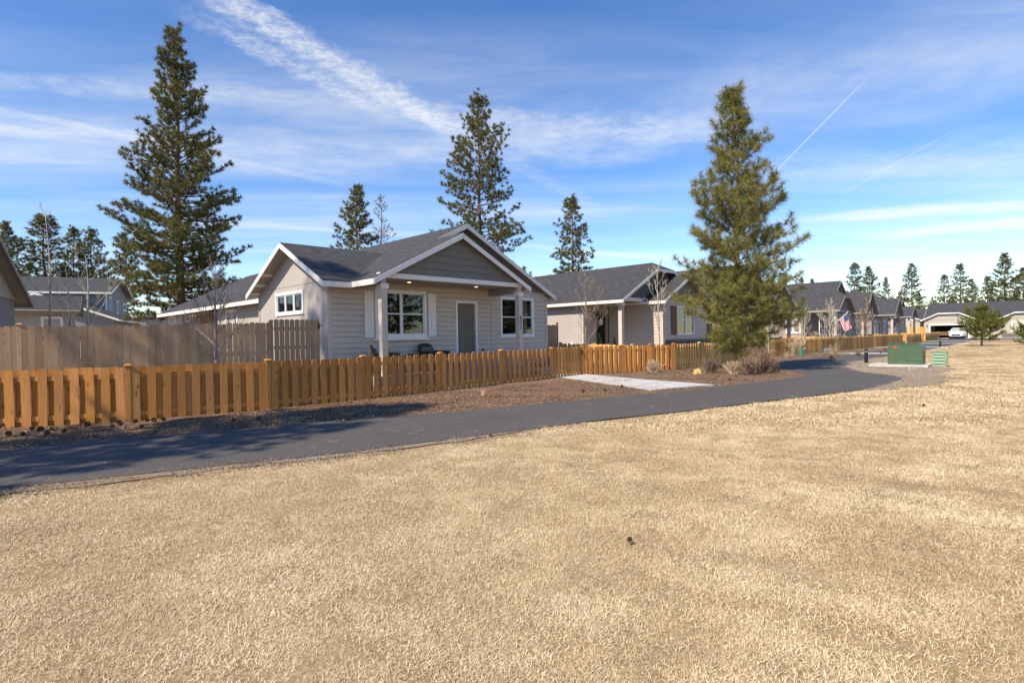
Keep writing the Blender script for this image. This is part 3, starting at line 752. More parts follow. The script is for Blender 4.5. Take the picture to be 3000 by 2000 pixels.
# front planks with the openings left free
W1 = (1.79, 3.71, 1.68, 3.15); W2 = (7.63, 9.46, 1.62, 3.13); DR = (5.26, 6.17, .86, 2.87)
lap_wall(H1, .1, 10.31, .2, 3.46, [W1, W2, DR])
for a, b, y in ((-.012, .11, -.042), (10.30, 10.43, -.042)): board_(H1, 'corner_board', 'lap_paint', (a, b, y, .11, .2, 3.3))
board_(H1, 'corner_board', 'lap_paint', (7.02, 7.14, -.042, -.004, .2, 3.42))
w_ = window(H1, (W1[0], 0, W1[2]), 0, W1[1]-W1[0], W1[3]-W1[2], 2, sill=1); 
w_ = window(H1, (W2[0], 0, W2[2]), 0, W2[1]-W2[0], W2[3]-W2[2], 2, curtain=(1.05, 1.6))
panel_door(H1, (DR[0], 0, DR[2]), 0, DR[1]-DR[0], DR[3]-DR[2])
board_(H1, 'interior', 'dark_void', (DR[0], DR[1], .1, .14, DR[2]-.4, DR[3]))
board_(H1, 'doorstep', 'concrete', (5.0, 6.45, -.62, -.03, .42, .64)); board_(H1, 'threshold', 'concrete_grey', (5.17, 6.26, -.2, -.032, .64, .86))
# shutters: three boards and three battens each
for s0 in (1.305, 3.895):
    sh = MB()
    for k in range(3): sh.box(s0+k*.112, s0+k*.112+.1, -.05, -.02, 1.6, 3.16)
    so = sh.build('shutter', 'white_trim', H1)
    for z in (1.76, 2.36, 2.98): board_(so, 'batten', 'white_trim', (s0-.015, s0+.339, -.068, -.0502, z-.025, z+.025))
# side gable: grooved panels in two lifts, with the slot window
SW = (1.69, 3.77, 2.53, 3.15)
def side_panels(z0, z1, clip=None):
    ys = [.0, 1.22, 2.44, 3.66, 4.88, 5.47]
    for a, b in zip(ys, ys[1:]):
        for n0_, n1_, p, q in cut_course(z0, z1, a+.002, b-.002, [SW]):
            m_ = MB()
            m_.prism([(0, n0_, p), (0, n1_, p), (0, n1_, q), (0, n0_, q)], (.155, 0, 0)); m_.build('panel', 'panel_paint', H1)
side_panels(.1, 3.42)
zf = lambda n: min(3.69+.5*n, 4.88-.5*(n-2.38))-.07
for a, b in zip([0, 1.22, 2.44, 3.66, 4.88], [1.22, 2.44, 3.66, 4.88, 5.47]):
    pts = [(0, a+.002, 3.432), (0, b-.002, 3.432)]
    if zf(b) > 3.44: pts.append((0, b-.002, zf(b)))
    if a < 2.38 < b: pts.append((0, 2.38, zf(2.38)))
    if zf(a) > 3.44: pts.append((0, a+.002, zf(a)))
    if len(pts) > 2: m_ = MB(); m_.prism(pts, (.1, 0, 0)); m_.build('panel', 'panel_paint', H1)
window(H1, (0, SW[1], SW[2]), -math.pi/2, SW[1]-SW[0], SW[3]-SW[2], 3, hung=False)
for a, b in ((-.014, .1), (5.38, 5.486)): board_(H1, 'corner_board', 'panel_paint', (-.025, .1, a, b, .1, 3.3))
# wing windows and patio door on the recessed wall
window(H1, (.78, 11.45, 1.2), -math.pi/2, 1.35, 1.75, 2, hung=False, cav=.03, tw=.1); window(H1, (.78, 21.2, 1.9), -math.pi/2, 1.1, 1.15, 2, hung=False, cav=.03, tw=.1)
# rear gable and front gable walls
m_ = MB(); m_.prism([(.8, 21.72, 3.34), (10.38, 21.72, 3.34), (10.38, 21.72, 3.38), (5.54, 21.72, 5.8), (.8, 21.72, 3.43)], (0, .06, 0)); m_.build('gable_panel', 'panel_paint', H1)
m_ = MB(); m_.prism([(.75, .02, 3.46), (10.4, .02, 3.46), (5.54, .02, 5.8), ( .75, .02, 3.47)], (0, .1, 0)); m_.build('gable_panel', 'gable_paint', H1)
# porch
PN = -1.62
board_(H1, 'porch_floor', 'concrete_grey', (.55, 7.4, -1.9, -.02, -.1, .42))
column(H1, 1.0, PN, .42, 3.43); c2 = column(H1, 6.98, PN, .42, 3.43)
board_(H1, 'beam', 'cream_trim', (.86, 7.12, PN-.09, PN+.09, 3.43, 3.58))
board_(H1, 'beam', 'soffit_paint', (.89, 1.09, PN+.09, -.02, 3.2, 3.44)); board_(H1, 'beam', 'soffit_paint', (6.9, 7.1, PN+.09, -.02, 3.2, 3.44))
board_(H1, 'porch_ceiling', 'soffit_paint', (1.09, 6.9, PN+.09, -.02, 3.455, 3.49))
for s0 in (2.55, 5.55):
    lb = MB(); lb.lathe([(.085, 0), (.085, .02)], s0, -.8, 16, 3.438); lo_ = lb.build('downlight', 'vinyl_white', H1)
    lb = MB(); lb.lathe([(.062, 0), (.062, .006)], s0, -.8, 16, 3.431); lb.build('lens', 'lamp_glow', lo_)
# house number, read downwards
D3 = {'6': [(.9, .95), (.4, .95), (.1, .6), (.1, .25), (.35, .03), (.65, .03), (.9, .25), (.65, .5), (.3, .48), (.12, .3)],
      '3': [(.1, .95), (.85, .95), (.45, .58), (.85, .45), (.85, .15), (.55, .03), (.12, .1)], '1': [(.5, .03), (.5, .97), (.3, .8)]}
for k, ch in enumerate('631'):
    b = MB(); sc = .14; z0 = 2.20-k*.19
    for (x0, y0), (x1, y1) in zip(D3[ch], D3[ch][1:]):
        b.tube([(6.93+x0*.09, PN-.108, z0+y0*sc), (6.93+x1*.09, PN-.108, z0+y1*sc)], .011, 6)
    b.build('house_number', 'black_metal', H1)
# porch gable cladding: staggered shingles, each its own piece
def clip_poly(poly, a, b, c):      # keep a*x+b*z <= c
    out = []
    for i in range(len(poly)):
        p, q = poly[i], poly[(i+1) % len(poly)]; fp = a*p[0]+b*p[1]-c; fq = a*q[0]+b*q[1]-c
        if fp <= 0: out.append(p)
        if fp*fq < 0: t = fp/(fp-fq); out.append((p[0]+(q[0]-p[0])*t, p[1]+(q[1]-p[1])*t))
    return out
m_ = MB(); m_.prism([(.95, PN-.02, 3.585), (7.1, PN-.02, 3.585), (4.02, PN-.02, 5.07)], (0, .05, 0)); m_.build('gable_panel', 'gable_paint', H1)
rs = random.Random(11); zr = 3.59; k = 0
while zr < 5.0:
    s_ = .7+rs.random()*.2; zt = zr+.235
    while s_ < 7.3:
        w = rs.uniform(.24, .42); dz_ = rs.choice((0, .03, .03, 0, .035)) if zr > 3.6 else 0
        poly = [(s_+.001, zr-.02+dz_ if zr > 3.6 else zr), (s_+w-.001, zr-.02+dz_ if zr > 3.6 else zr), (s_+w-.001, zt-.004), (s_+.001, zt-.004)]
        poly = clip_poly(poly, -.5, 1, 3.11-.1); poly = clip_poly(poly, .5, 1, 5.12+2.01-.1)
        s_ += w
        if len(poly) < 3: continue
        fr_ = [Vector((x, PN-.022-.004-(.036*(1-max(0, min(1, (z-zr)/.235)))), z)) for x, z in poly]; bk = [Vector((x, PN-.0215, z)) for x, z in poly]; n_ = len(poly)
        m_ = MB(); m_.add(fr_+bk, [tuple(range(n_))]+[(i, n_+i, n_+(i+1) % n_, (i+1) % n_) for i in range(n_)]); m_.build('shingle', 'gable_paint', H1)
    zr = zt
# roofs
roof_slab(H1, [(.53, -1.9), (4.02, -1.9), (4.02, -.35), (5.54, -.35), (5.54, 22.1), (.32, 22.1), (.32, 5.6), (3.54, 2.38), (.53, -.63)], zA)
roof_slab(H1, [(4.02, -1.9), (7.36, -1.9), (7.36, .03), (4.02, .03)], zP)
roof_slab(H1, [(5.54, -.35), (10.66, -.35), (10.66, 22.1), (5.54, 22.1)], zB)
roof_slab(H1, [(-.45, -.65), (.51, -.65), (3.54, 2.38), (-.45, 2.38)], lambda s, n: 3.69+.5*n, axis='n')
roof_slab(H1, [(-.45, 2.38), (3.54, 2.38), (.42, 5.5), (-.45, 5.5)], lambda s, n: 6.07-.5*n, axis='n')
for p0, p1 in (((.535, -1.915, zA(.53)), (4.035, -1.915, zA(4.035))), ((4.005, -1.915, zA(4.005)), (7.37, -1.915, zP(7.37))), ((4.05, -.365, zA(4.05)), (5.545, -.365, zA(5.545))),
               ((5.535, -.365, zB(5.535)), (10.67, -.365, zB(10.67))), ((-.465, -.66, 3.36), (-.465, 2.39, 4.885)), ((-.465, 2.37, 4.885), (-.465, 5.51, 3.315)),
               ((-.465, -.665, 3.352), (.5, -.665, 3.352)), ((.515, -1.9, 3.37), (.515, -.65, 3.37)), ((.305, 5.58, 3.265), (.305, 22.1, 3.265)), ((10.675, -.36, 3.315), (10.675, 22.1, 3.315)), ((7.375, -1.9, 3.44), (7.375, -.02, 3.44)),
               ((.3, 22.115, 3.265), (5.545, 22.115, 5.88)), ((5.535, 22.115, 5.88), (10.67, 22.115, 3.315))):
    fascia(H1, p0, p1)
for n_, z in ((4.1, 3.98), (4.75, 3.66), (5.3, 3.38)):
    lk = MB(); lk.box(-.45, -.02, n_-.04, n_+.04, z-.1, z-.012); lk.build('outlooker', 'cream_trim', H1)
hb = MB(); hb.tube([(6.5, -.02, 1.05), (6.5, -.1, 1.05)], .018, 8); hb.tube([(6.5, -.09, 1.05), (6.5, -.12, 1.05)], .045, 10); hb.build('hose_bib', 'black_metal', H1)
board_(H1, 'doorbell', 'white_paint', (4.78, 4.82, -.04, -.017, 1.92, 2.0))

# string of bulbs across the patio
sl = thing('string_lights', 'string of small clear bulbs hanging under the patio eave', 'string lights', row(.45, 12.9, 3.0), AZ)
w_ = MB(); pts = [(.02*math.sin(t*9), t*5.8, .12-.35*math.sin(math.pi*t)*.3) for t in [k/24 for k in range(25)]]; w_.tube(pts, .006, 5); w_.build('cord', 'black_metal', sl)
for k in range(1, 23, 2):
    x, y, z = pts[k]; b_ = MB(); b_.lathe([(.012, 0), (.014, -.05)], x, y, 6, z); b_.lathe([(.01, -.05), (.03, -.085), (.022, -.12), (.004, -.13)], x, y, 8, z); b_.build('bulb', 'bulb_glass', sl)

# porch furniture
def patio_chair(loc, rot, label, blanket=False):
    o = thing('patio_chair', label, 'chair', loc, rot, 'porch chairs')
    f = MB()
    for sx in (-.33, .33):
        f.tube([(sx, -.32, 0), (sx, -.33, .62)], .02, 6); f.tube([(sx, .3, 0), (sx, .3, .6)], .02, 6); f.bevbox(sx-.055, sx+.055, -.37, .33, .58, .68, .02)
        f.box(sx-.03, sx+.03, -.3, .3, .3, .58)
    f.box(-.33, .33, -.32, .3, .24, .32); f.build('frame', 'wicker', o)
    bk = MB(); prof = [(-.35, .35), (-.37, .72), (-.31, .88), (-.18, .94), (.18, .94), (.31, .88), (.37, .72), (.35, .35)]
    bk.prism([(x, .28+.22*(z-.35)/.6, z) for x, z in prof], (0, .06, .01)); bk.build('back', 'wicker', o)
    cu = MB(); prof2 = [(-.29, .42), (-.31, .7), (-.25, .83), (.25, .83), (.31, .7), (.29, .42)]
    cu.prism([(x, .20+.22*(z-.35)/.6, z) for x, z in prof2], (0, .075, .0)); cu.build('back_cushion', 'cushion_grey', o)
    cu = MB(); cu.bevbox(-.29, .29, -.3, .24, .325, .44, .03); cu.build('seat_cushion', 'cushion_grey', o)
    bt = MB(); bt.lathe([(.02, 0), (.014, .015)], 0, 0, 8); bo = bt.build('button', 'black_metal', o); bo.location = (0, .265, .64); bo.rotation_euler = (R(90), 0, 0)
    return o
patio_chair(row(1.62, -.85, .42), AZ+R(62), 'dark wicker porch chair draped with an ochre blanket behind the left column')
patio_chair(row(3.62, -.75, .42), AZ+R(8), 'dark wicker porch chair with grey cushion beside the front door')
bl = MB(); bl.prism([(-.2, 0, .0), (.2, 0, 0), (.22, .02, .34), (.1, .05, .46), (-.1, .05, .46), (-.22, .02, .34)], (0, .03, 0)); bl.prism([(-.2, .16, .05), (.2, .16, .05), (.18, .05, .46), (-.18, .05, .46)], (0, .03, 0))
tag(bl.build('blanket', 'blanket_ochre', loc=row(1.25, -.63, .93), rotz=AZ+R(62)), 'ochre blanket folded over the back of the porch chair', 'blanket')
cu = MB(); cu.bevbox(-.2, .2, -.05, .07, 0, .4, .045); tag(cu.build('throw_pillow', 'cushion_yellow', loc=row(1.75, -.62, .86), rotz=AZ+R(40)), 'bright yellow throw pillow standing on the porch chair', 'pillow')
t_ = thing('side_table', 'small dark round side table between the porch chairs', 'table', row(2.55, -.8, .42), AZ)
b_ = MB(); b_.lathe([(.3, .53), (.3, .56)], sides=20); b_.build('top', 'black_metal', t_)
for k in range(3):
    a = k*2.1; b_ = MB(); b_.tube([(.24*math.cos(a), .24*math.sin(a), 0), (.1*math.cos(a), .1*math.sin(a), .3), (.22*math.cos(a), .22*math.sin(a), .53)], .014, 6); b_.build('leg', 'black_metal', t_)
b_ = MB(); b_.lathe([(.07, 0), (.12, .05), (.11, .05), (.06, .012)], sides=14); tag(b_.build('bowl', 'wood_brown', loc=row(2.55, -.8, .985)), 'small brown bowl on the porch side table', 'bowl')

# ------------------------------------------------------------------ simpler houses
def roof_gable(par, A0, A1, B0, B1, ez, m, ridge='y', clip0=0, clip1=0, mat='shingle_far', fmat='cream_trim', fh=.16, under='soffit_paint', ends=(1, 1)):
    """across A, along B; clip = height cut off the gable point at that end by a small hip"""
    a = (A0+A1)/2; az = ez+m*(A1-A0)/2
    T = (lambda p: p) if ridge == 'y' else (lambda p: (p[1], p[0]))
    ax = 's' if ridge == 'y' else 'n'
    zf_l = lambda x, y: ez+m*((x if ridge == 'y' else y)-A0)
    zf_r = lambda x, y: ez+m*(A1-(x if ridge == 'y' else y))
    def P(aa, bb, z): x, y = T((aa, bb)); return (x, y, z)
    w0, w1 = clip0/m, clip1/m
    L = [(A0, B0), (a-w0, B0)]+([(a, B0+w0)] if w0 else [(a, B0)])+([(a, B1-w1), (a-w1, B1)] if w1 else [(a, B1)])+[(A0, B1)]
    if not w0: L = [(A0, B0), (a, B0)]+L[3:]
    Rr = [(2*a-x, y) for x, y in L]
    out = [roof_slab(par, [T(p) for p in L], zf_l, mat, axis=ax, m=m, under=under), roof_slab(par, [T(p) for p in Rr], zf_r, mat, axis=ax, m=m, under=under)]
    for w, B, sg in ((w0, B0, 1), (w1, B1, -1)):
        if w:
            zc = az-w*m
            roof_slab(par, [T(p) for p in ((a-w, B), (a+w, B), (a, B+sg*w))], lambda x, y, B=B, sg=sg: zc+m*sg*((y if ridge == 'y' else x)-B), mat, axis='n' if ax == 's' else 's', m=m, under=under)
    e = .015
    for B, w, sg, on in ((B0, w0, -1, ends[0]), (B1, w1, 1, ends[1])):
        if not on: continue
        fascia(par, P(A0, B+sg*e, ez), P(a-w, B+sg*e, az-w*m), fmat, fh); fascia(par, P(a+w, B+sg*e, az-w*m), P(A1, B+sg*e, ez), fmat, fh)
        if w: fascia(par, P(a-w, B+sg*e, az-w*m-.004), P(a+w, B+sg*e, az-w*m-.004), fmat, fh)
    fascia(par, P(A0-e, B0, ez-.005), P(A0-e, B1, ez-.005), fmat, fh); fascia(par, P(A1+e, B0, ez-.005), P(A1+e, B1, ez-.005), fmat, fh)
    return out
def gable_wall(par, A0, A1, B, ez0, ez, m, ridge='y', mat='gable_far', t=.06, eA0=None, eA1=None, clip=0):
    """triangle of wall under a roof whose eaves are at eA0, eA1"""
    eA0 = A0 if eA0 is None else eA0; eA1 = A1 if eA1 is None else eA1; a = (eA0+eA1)/2
    top = lambda x: min(ez+m*(x-eA0), ez+m*(eA1-x))-.09
    zc = ez+m*(eA1-eA0)/2-.09-clip*.62
    pts = [(A0, ez0), (A1, ez0), (A1, max(ez0+.01, top(A1)))]
    if clip: pts += [(a+(ez+m*(eA1-eA0)/2-.09-zc)/m, zc), (a-(ez+m*(eA1-eA0)/2-.09-zc)/m, zc)]
    else: pts += [(a, top(a))]
    pts += [(A0, max(ez0+.01, top(A0)))]
    b = MB(); q = [((x, B, z) if ridge == 'y' else (B, x, z)) for x, z in pts]
    b.prism(q, (0, t, 0) if ridge == 'y' else (t, 0, 0)); return b.build('gable_panel', mat, par)

# ---- second house along the row
H2 = thing('house', 'grey house with clipped front gable, dark door, corner porch and stone-based bay', 'house', row(15.79, -.48), AZ)
g2 = .25
roof_gable(H2, 0, 8.86, 0, 15, 3.38, .52, clip0=.47, mat='shingle_dark')
roof_gable(H2, 2.46, 8.42, -1.0, 2.9, 3.36, .52, mat='shingle_dark', ends=(1, 0))
board_(H2, 'wall', 'panel_paint', (.41, 8.45, 2.98, 14.6, -.1, 3.44))
lap_wall(H2, .41, 2.72, .4, 3.44, [(1.62, 2.53, .8, 2.83)], y=2.88, back=.09)
panel_door(H2, (1.62, 2.88, .8), 0, .91, 2.03, 'dark_door', 'soffit_paint')
lap_wall(H2, -.6, 2.87, .3, 3.36, [], axis='side', x=2.86, back=.1)
lap_wall(H2, 2.97, 8.0, 1.27, 3.42, [(4.45, 6.35, 1.55, 3.05)], y=-.6, back=.14)
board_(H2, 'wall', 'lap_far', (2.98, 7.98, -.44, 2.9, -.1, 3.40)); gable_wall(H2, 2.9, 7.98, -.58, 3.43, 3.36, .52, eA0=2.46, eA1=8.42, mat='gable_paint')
board_(H2, 'corner_board', 'lap_paint', (2.83, 2.975, -.64, -.5, .3, 3.4))
window(H2, (4.45, -.6, 1.55), 0, 1.9, 1.5, 2, tw=.06)
sh = MB(); sh.box(3.72, 4.3, -.66, -.625, 1.5, 3.1); so = sh.build('shutter', 'wood_brown', H2)
for z in (1.65, 2.95): board_(so, 'batten', 'wood_brown', (3.72, 4.3, -.68, -.6605, z-.05, z+.05))
stn = MB(); r_ = random.Random(3); z = .2
while z < 1.2:
    hh = r_.uniform(.07, .13); x = 2.95
    while x < 8.0: ww = r_.uniform(.18, .5); stn.box(x+.004, x+ww-.004, -.66-r_.random()*.03, -.46, z+.004, z+hh-.004); x += ww
    z += hh
stuff(stn.build('ledge_stones', 'ledge_stone', H2)); board_(H2, 'stone_cap', 'concrete_grey', (2.93, 8.03, -.7, -.46, z, z+.05))
column(H2, .45, .42, .38, 3.35, .22, (3.06, 3.22)); board_(H2, 'beam', 'cream_trim', (.35, 2.84, .33, .51, 3.34, 3.52)); board_(H2, 'beam', 'soffit_paint', (.36, .54, .51, 2.86, 3.26, 3.36))
board_(H2, 'porch_ceiling', 'soffit_paint', (.54, 2.84, .51, 2.87, 3.37, 3.4)); board_(H2, 'porch_floor', 'concrete_grey', (.2, 2.85, .15, 2.86, -.1, .38))
gable_wall(H2, .45, 8.4, .42, 3.53, 3.38, .52, eA0=0, eA1=8.86, clip=.47, mat='gable_far')
# meter cabinet and heat pump line on the sunlit wall
mb = thing('meter_box', 'grey electric meter cabinet on the sunlit wall between the houses', 'meter box', row(16.2, 4.55, 1.15), AZ)
b_ = MB(); b_.bevbox(-.16, -.003, -.35, .35, 0, 1.0, .01); b_.build('cabinet', 'lap_paint', mb)
b_ = MB(); b_.tube([(-.16, .17, .62), (-.26, .17, .62)], [.1, .085], 14); b_.build('meter', 'vinyl_white', mb); b_ = MB(); b_.tube([(-.06, .0, -.8), (-.06, 0, 0)], .035, 8); b_.build('conduit', 'soffit_paint', mb)
b_ = MB(); b_.bevbox(-.2, -.004, -.25, .25, 0, .5, .05); tag(b_.build('utility_cover', 'vinyl_white', loc=row(16.2, 3.2, .62), rotz=AZ), 'small white plastic utility cover low on the sunlit wall', 'cover')
wr = MB()
for k in range(18): a = k/18*2*math.pi; wr.tube([(.14*math.cos(a), 0, .14*math.sin(a)), (.19*math.cos(a+.2), -.03, .19*math.sin(a+.2))], [.035, .02], 5)
wr.tube([(0, .0, 0), (0, -.02, 0)], .13, 14); tag(wr.build('wreath', 'wreath_white', loc=row(17.86, 2.41, 2.3), rotz=AZ), 'small white wreath hanging on the dark front door', 'wreath')
op = thing('plastic_tote', 'orange-red plastic tote standing on the second porch', 'tote', row(16.75, 1.2, .38), AZ)
b_ = MB(); b_.add([(-.2, -.2, 0), (.2, -.2, 0), (.2, .2, 0), (-.2, .2, 0), (-.26, -.26, .62), (.26, -.26, .62), (.26, .26, .62), (-.26, .26, .62)], [(0, 3, 2, 1), (4, 5, 6, 7), (0, 1, 5, 4), (1, 2, 6, 5), (2, 3, 7, 6), (3, 0, 4, 7)]); b_.build('tub', 'orange_plastic', op)
b_ = MB(); b_.box(-.29, .29, -.29, .29, .622, .67); b_.build('lid', 'orange_plastic', op)
def porch_tree(loc, h, label):
    o = thing('potted_conifer', label, 'plant', loc, 0, 'porch conifers'); b_ = MB(); b_.lathe([(.1, 0), (.14, .22)], sides=10); b_.build('pot', 'black_metal', o)
    r_ = random.Random(int(h*100)); b_ = MB()
    for k in range(260):
        t = r_.random()**.7; a = r_.random()*6.28; rr = .24*(1-t)*h+.01; z = .22+t*h
        p = Vector((rr*math.cos(a), rr*math.sin(a), z)); b_.add([p*.6+Vector((0, 0, z*.4)), p+Vector((.02, .02, -.02)), p+Vector((-.02, .02, -.03))], [(0, 1, 2)])
    b_.build('foliage', 'tinsel_green', o)
porch_tree(row(17.15, 2.0, .38), 1.1, 'taller potted dark conifer left of the dark door'); porch_tree(row(18.45, 1.9, .38), .85, 'shorter potted dark conifer right of the dark door')

# ---- houses farther along
def row_house(label, s, n, w, ez, m, porch, depth=14, clip=0, pm=None, dark=False):
    pm = pm or m
    o = thing('house', label, 'house', row(s, n), AZ, 'houses along the path')
    A1 = w; roof_gable(o, 0, A1, 0, depth, ez, m, clip0=clip, fmat='soffit_paint' if dark else 'cream_trim')
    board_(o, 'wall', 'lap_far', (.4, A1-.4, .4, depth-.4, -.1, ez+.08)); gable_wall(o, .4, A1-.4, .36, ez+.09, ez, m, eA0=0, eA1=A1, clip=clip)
    p0, p1, pd, pc = porch
    roof_gable(o, p0, p1, -pd, 2.2, ez, pm, clip0=pc, fmat='soffit_paint' if dark else 'cream_trim', ends=(1, 0)); gable_wall(o, p0+.25, p1-.25, -pd+.32, ez+.02, ez, pm, eA0=p0, eA1=p1, clip=pc)
    board_(o, 'beam', 'soffit_paint', (p0+.3, p1-.3, -pd+.3, -pd+.48, ez-.17, ez+.02))
    for x in (p0+.45, p1-.45): column(o, x, -pd+.4, .2, ez-.17, .2, (ez-.42, ez-.3))
    board_(o, 'porch_floor', 'concrete_grey', (p0+.2, p1-.2, -pd+.1, .38, -.1, .25))
    panel_door(o, ((p0+p1)/2+.2, .4, .6), 0, .9, 2.03, 'dark_door', 'cream_trim', six=False, recess=.01)
    for x in ((p0+.7), (p1+.4 if p1+2.2 < A1 else max(.6, p0-1.9))): window(o, (x, .4, 1.25), 0, 1.25, 1.35, 2, cav=.03)
    for y in (2.2, 6.5): window(o, (.4, y+1.3, 1.5), -math.pi/2, 1.1, 1.1, 2, hung=False, cav=.03)
    return o
row_house('grey house mostly hidden behind the large pine', 25.4, -1.6, 8.6, 3.35, .66, (3.6, 8.5, 1.4, 0), 13, pm=.62)
row_house('grey house with small clipped porch gable beside the flag', 45.2, -1.9, 8.6, 3.35, .66, (-1.6, 3.6, 1.3, .5), 14, dark=True, pm=.66)
row_house('grey house with steep dark porch gable just past the flag', 54.4, -1.3, 9.0, 3.35, .52, (-1.0, 4.0, 1.7, 0), 14, dark=True, pm=.82)
row_house('grey house with two staggered dark gables past the second bollard', 66, -1.2, 9.0, 3.35, .56, (.5, 5.2, 1.8, 0), 14, clip=.6, dark=True, pm=.8)
row_house('last grey house in the row before the street', 80.5, -.6, 9.0, 3.35, .52, (.6, 5.2, 1.6, 0), 13, dark=True, pm=.6)
# taller house behind, only its gable shows over the roof
HB = thing('house', 'upper gable with white rakes peeking over the roof of the second house', 'house', row(24.5, 21.5), AZ)
roof_gable(HB, 0, 6.4, 0, 14, 5.65, .55, ridge='x', mat='shingle_far', fmat='white_trim'); board_(HB, 'wall', 'lap_far', (.4, 13.6, .4, 6.0, -.1, 5.72)); gable_wall(HB, .4, 6.0, .4, 5.73, 5.65, .55, ridge='x', eA0=0, eA1=6.4, mat='panel_paint', t=.05)

# ---- neighbours on the left
LH = thing('house', 'shaded house gable end cut by the picture edge behind the tall fence', 'house', (-15.1, 14.64, .1), R(120))
roof_gable(LH, 0, 10, 0, 12, 3.2, .46, fmat='soffit_paint', mat='shingle_dark'); board_(LH, 'wall', 'lap_grey_far', (.45, 9.55, .5, 11.5, -.2, 3.3)); gable_wall(LH, .45, 9.55, .46, 3.31, 3.2, .46, eA0=0, eA1=10, mat='panel_paint')
LW = thing('garden_house', 'low pale house with dark shingles and gutter behind the left bare saplings', 'house', (-29.5, 26.7, .1), R(36))
roof_gable(LW, -.5, 4.5, 0, 6.9, 3.35, .36, ridge='x', mat='shingle_dark', fmat='soffit_paint'); board_(LW, 'wall', 'panel_paint', (.4, 6.5, .05, 4.0, -.2, 3.45)); gable_wall(LW, .05, 4.0, 6.42, 3.46, 3.35, .36, ridge='x', eA0=-.5, eA1=4.5, mat='panel_paint', t=.05)
window(LW, (5.3, .05, 1.5), 0, .75, 1.4, 1, cav=.03)
gt = MB(); gt.tube([(.0, -.56, 3.3), (6.9, -.56, 3.27)], .05, 6); gt.tube([(6.8, -.56, 3.25), (6.6, -.2, 2.9), (6.45, -.02, 2.75), (6.45, -.02, .2)], .04, 6); gt.build('gutter', 'soffit_paint', LW)
TH = thing('house', 'two-storey grey house with clipped gable and front garage wing', 'house', (-46.6, 45.6, 0), R(23.6))
roof_gable(TH, -.5, 8.5, -.5, 11.5, 6.2, .37, ridge='x', clip1=.42, mat='shingle_far', fmat='white_trim')
board_(TH, 'wall', 'lap_grey_far', (0, 11, 0, 8, -.1, 6.3)); gable_wall(TH, .02, 7.98, 10.95, 6.25, 6.2, .37, ridge='x', eA0=-.5, eA1=8.5, mat='batten_grey', clip=.42)
board_(TH, 'belly_band', 'lap_grey_far', (11.002, 11.03, -.02, 8.02, 6.02, 6.22)); board_(TH, 'corner_board', 'white_trim', (10.9, 11.04, -.03, .1, -.1, 6.0))
for y, z, w, h in ((.9, 4.3, .7, 1.5), (3.6, 4.5, .5, 1.1), (6.2, 4.9, 1.1, .6)): window(TH, (11.0, y, z), math.pi/2, w, h, 1, cav=.03, hung=h > 1)
roof_gable(TH, 3.7, 13.9, -9.5, 0.2, 3.45, .385, mat='shingle_far', fmat='white_trim', ends=(1, 0))
board_(TH, 'wall', 'lap_grey_far', (4.1, 13.5, -9.0, -.02, -.1, 3.5)); gable_wall(TH, 4.1, 13.5, -9.04, 3.51, 3.45, .385, eA0=3.7, eA1=13.9, mat='lap_grey_far')
board_(TH, 'garage_door', 'white_trim', (7.2, 12.2, -9.05, -9.0, -.1, 2.35))
for x in (7.45, 8.65, 9.85, 11.05): window(TH, (x, -9.06, 1.75), 0, .95, .35, 1, hung=False, cav=.02, tw=0, name='garage_window')
board_(TH, 'wall_lamp', 'black_metal', (12.75, 12.9, -9.2, -9.045, 2.0, 2.3))
CP_ = thing('carport', 'low dark-roofed carport beyond the two-storey house', 'carport', (-41.2, 60, 0), R(18))
roof_gable(CP_, -.5, 6.5, 0, 6, 3.55, .3, ridge='x', mat='shingle_dark', fmat='soffit_paint')
for x, y in ((.2, .2), (5.8, .2), (.2, 5.8), (5.8, 5.8)): board_(CP_, 'post', 'soffit_paint', (x-.1, x+.1, y-.1, y+.1, -.1, 3.62))
board_(CP_, 'wall', 'dark_door', (.3, 5.7, 4.2, 4.4, -.1, 3.6))

# ---- the cream house with the open garage across the far street
GO = row(108.6, .2); GR = AZ-math.pi/2
GH = thing('house', 'cream single-storey house with open garage and clipped gables across the street', 'house', GO, GR)
roof_gable(GH, -.5, 10.5, -.3, 27, 3.15, .52, ridge='x', mat='shingle_far', fmat='cream_trim')
board_(GH, 'wall', 'lap_cream', (6.2, 26.7, 0, 9.9, -.1, 3.2), (0, 6.2, 4.5, 9.9, -.1, 3.2))
def gwing(x0, x1, yo, clip):
    roof_gable(GH, x0, x1, -yo, 3.2, 3.1, .5, clip0=clip, mat='shingle_far', fmat='white_trim', ends=(1, 0)); gable_wall(GH, x0+.35, x1-.35, -yo+.36, 3.12, 3.1, .5, eA0=x0, eA1=x1, clip=clip, mat='lap_cream')
gwing(-.5, 6.9, 1.5, .7); gwing(9.4, 15.6, 1.2, .6)
board_(GH, 'wall', 'lap_cream', (-.1, .75, -1.1, 4.5, -.1, 3.11), (5.65, 6.5, -1.1, 4.5, -.1, 3.11), (.75, 5.65, -1.1, -.9, 2.3, 3.11))
board_(GH, 'header_trim', 'white_trim', (.6, 5.8, -1.14, -1.102, 2.18, 2.42)); board_(GH, 'jamb_trim', 'white_trim', (.6, .75, -1.14, -1.102, -.1, 2.18), (5.65, 5.8, -1.14, -1.102, -.1, 2.18))
board_(GH, 'garage_back', 'dark_door', (.75, 5.65, 4.3, 4.45, -.1, 3.0)); board_(GH, 'wall', 'lap_cream', (9.8, 15.2, -.8, 3, -.1, 3.12))
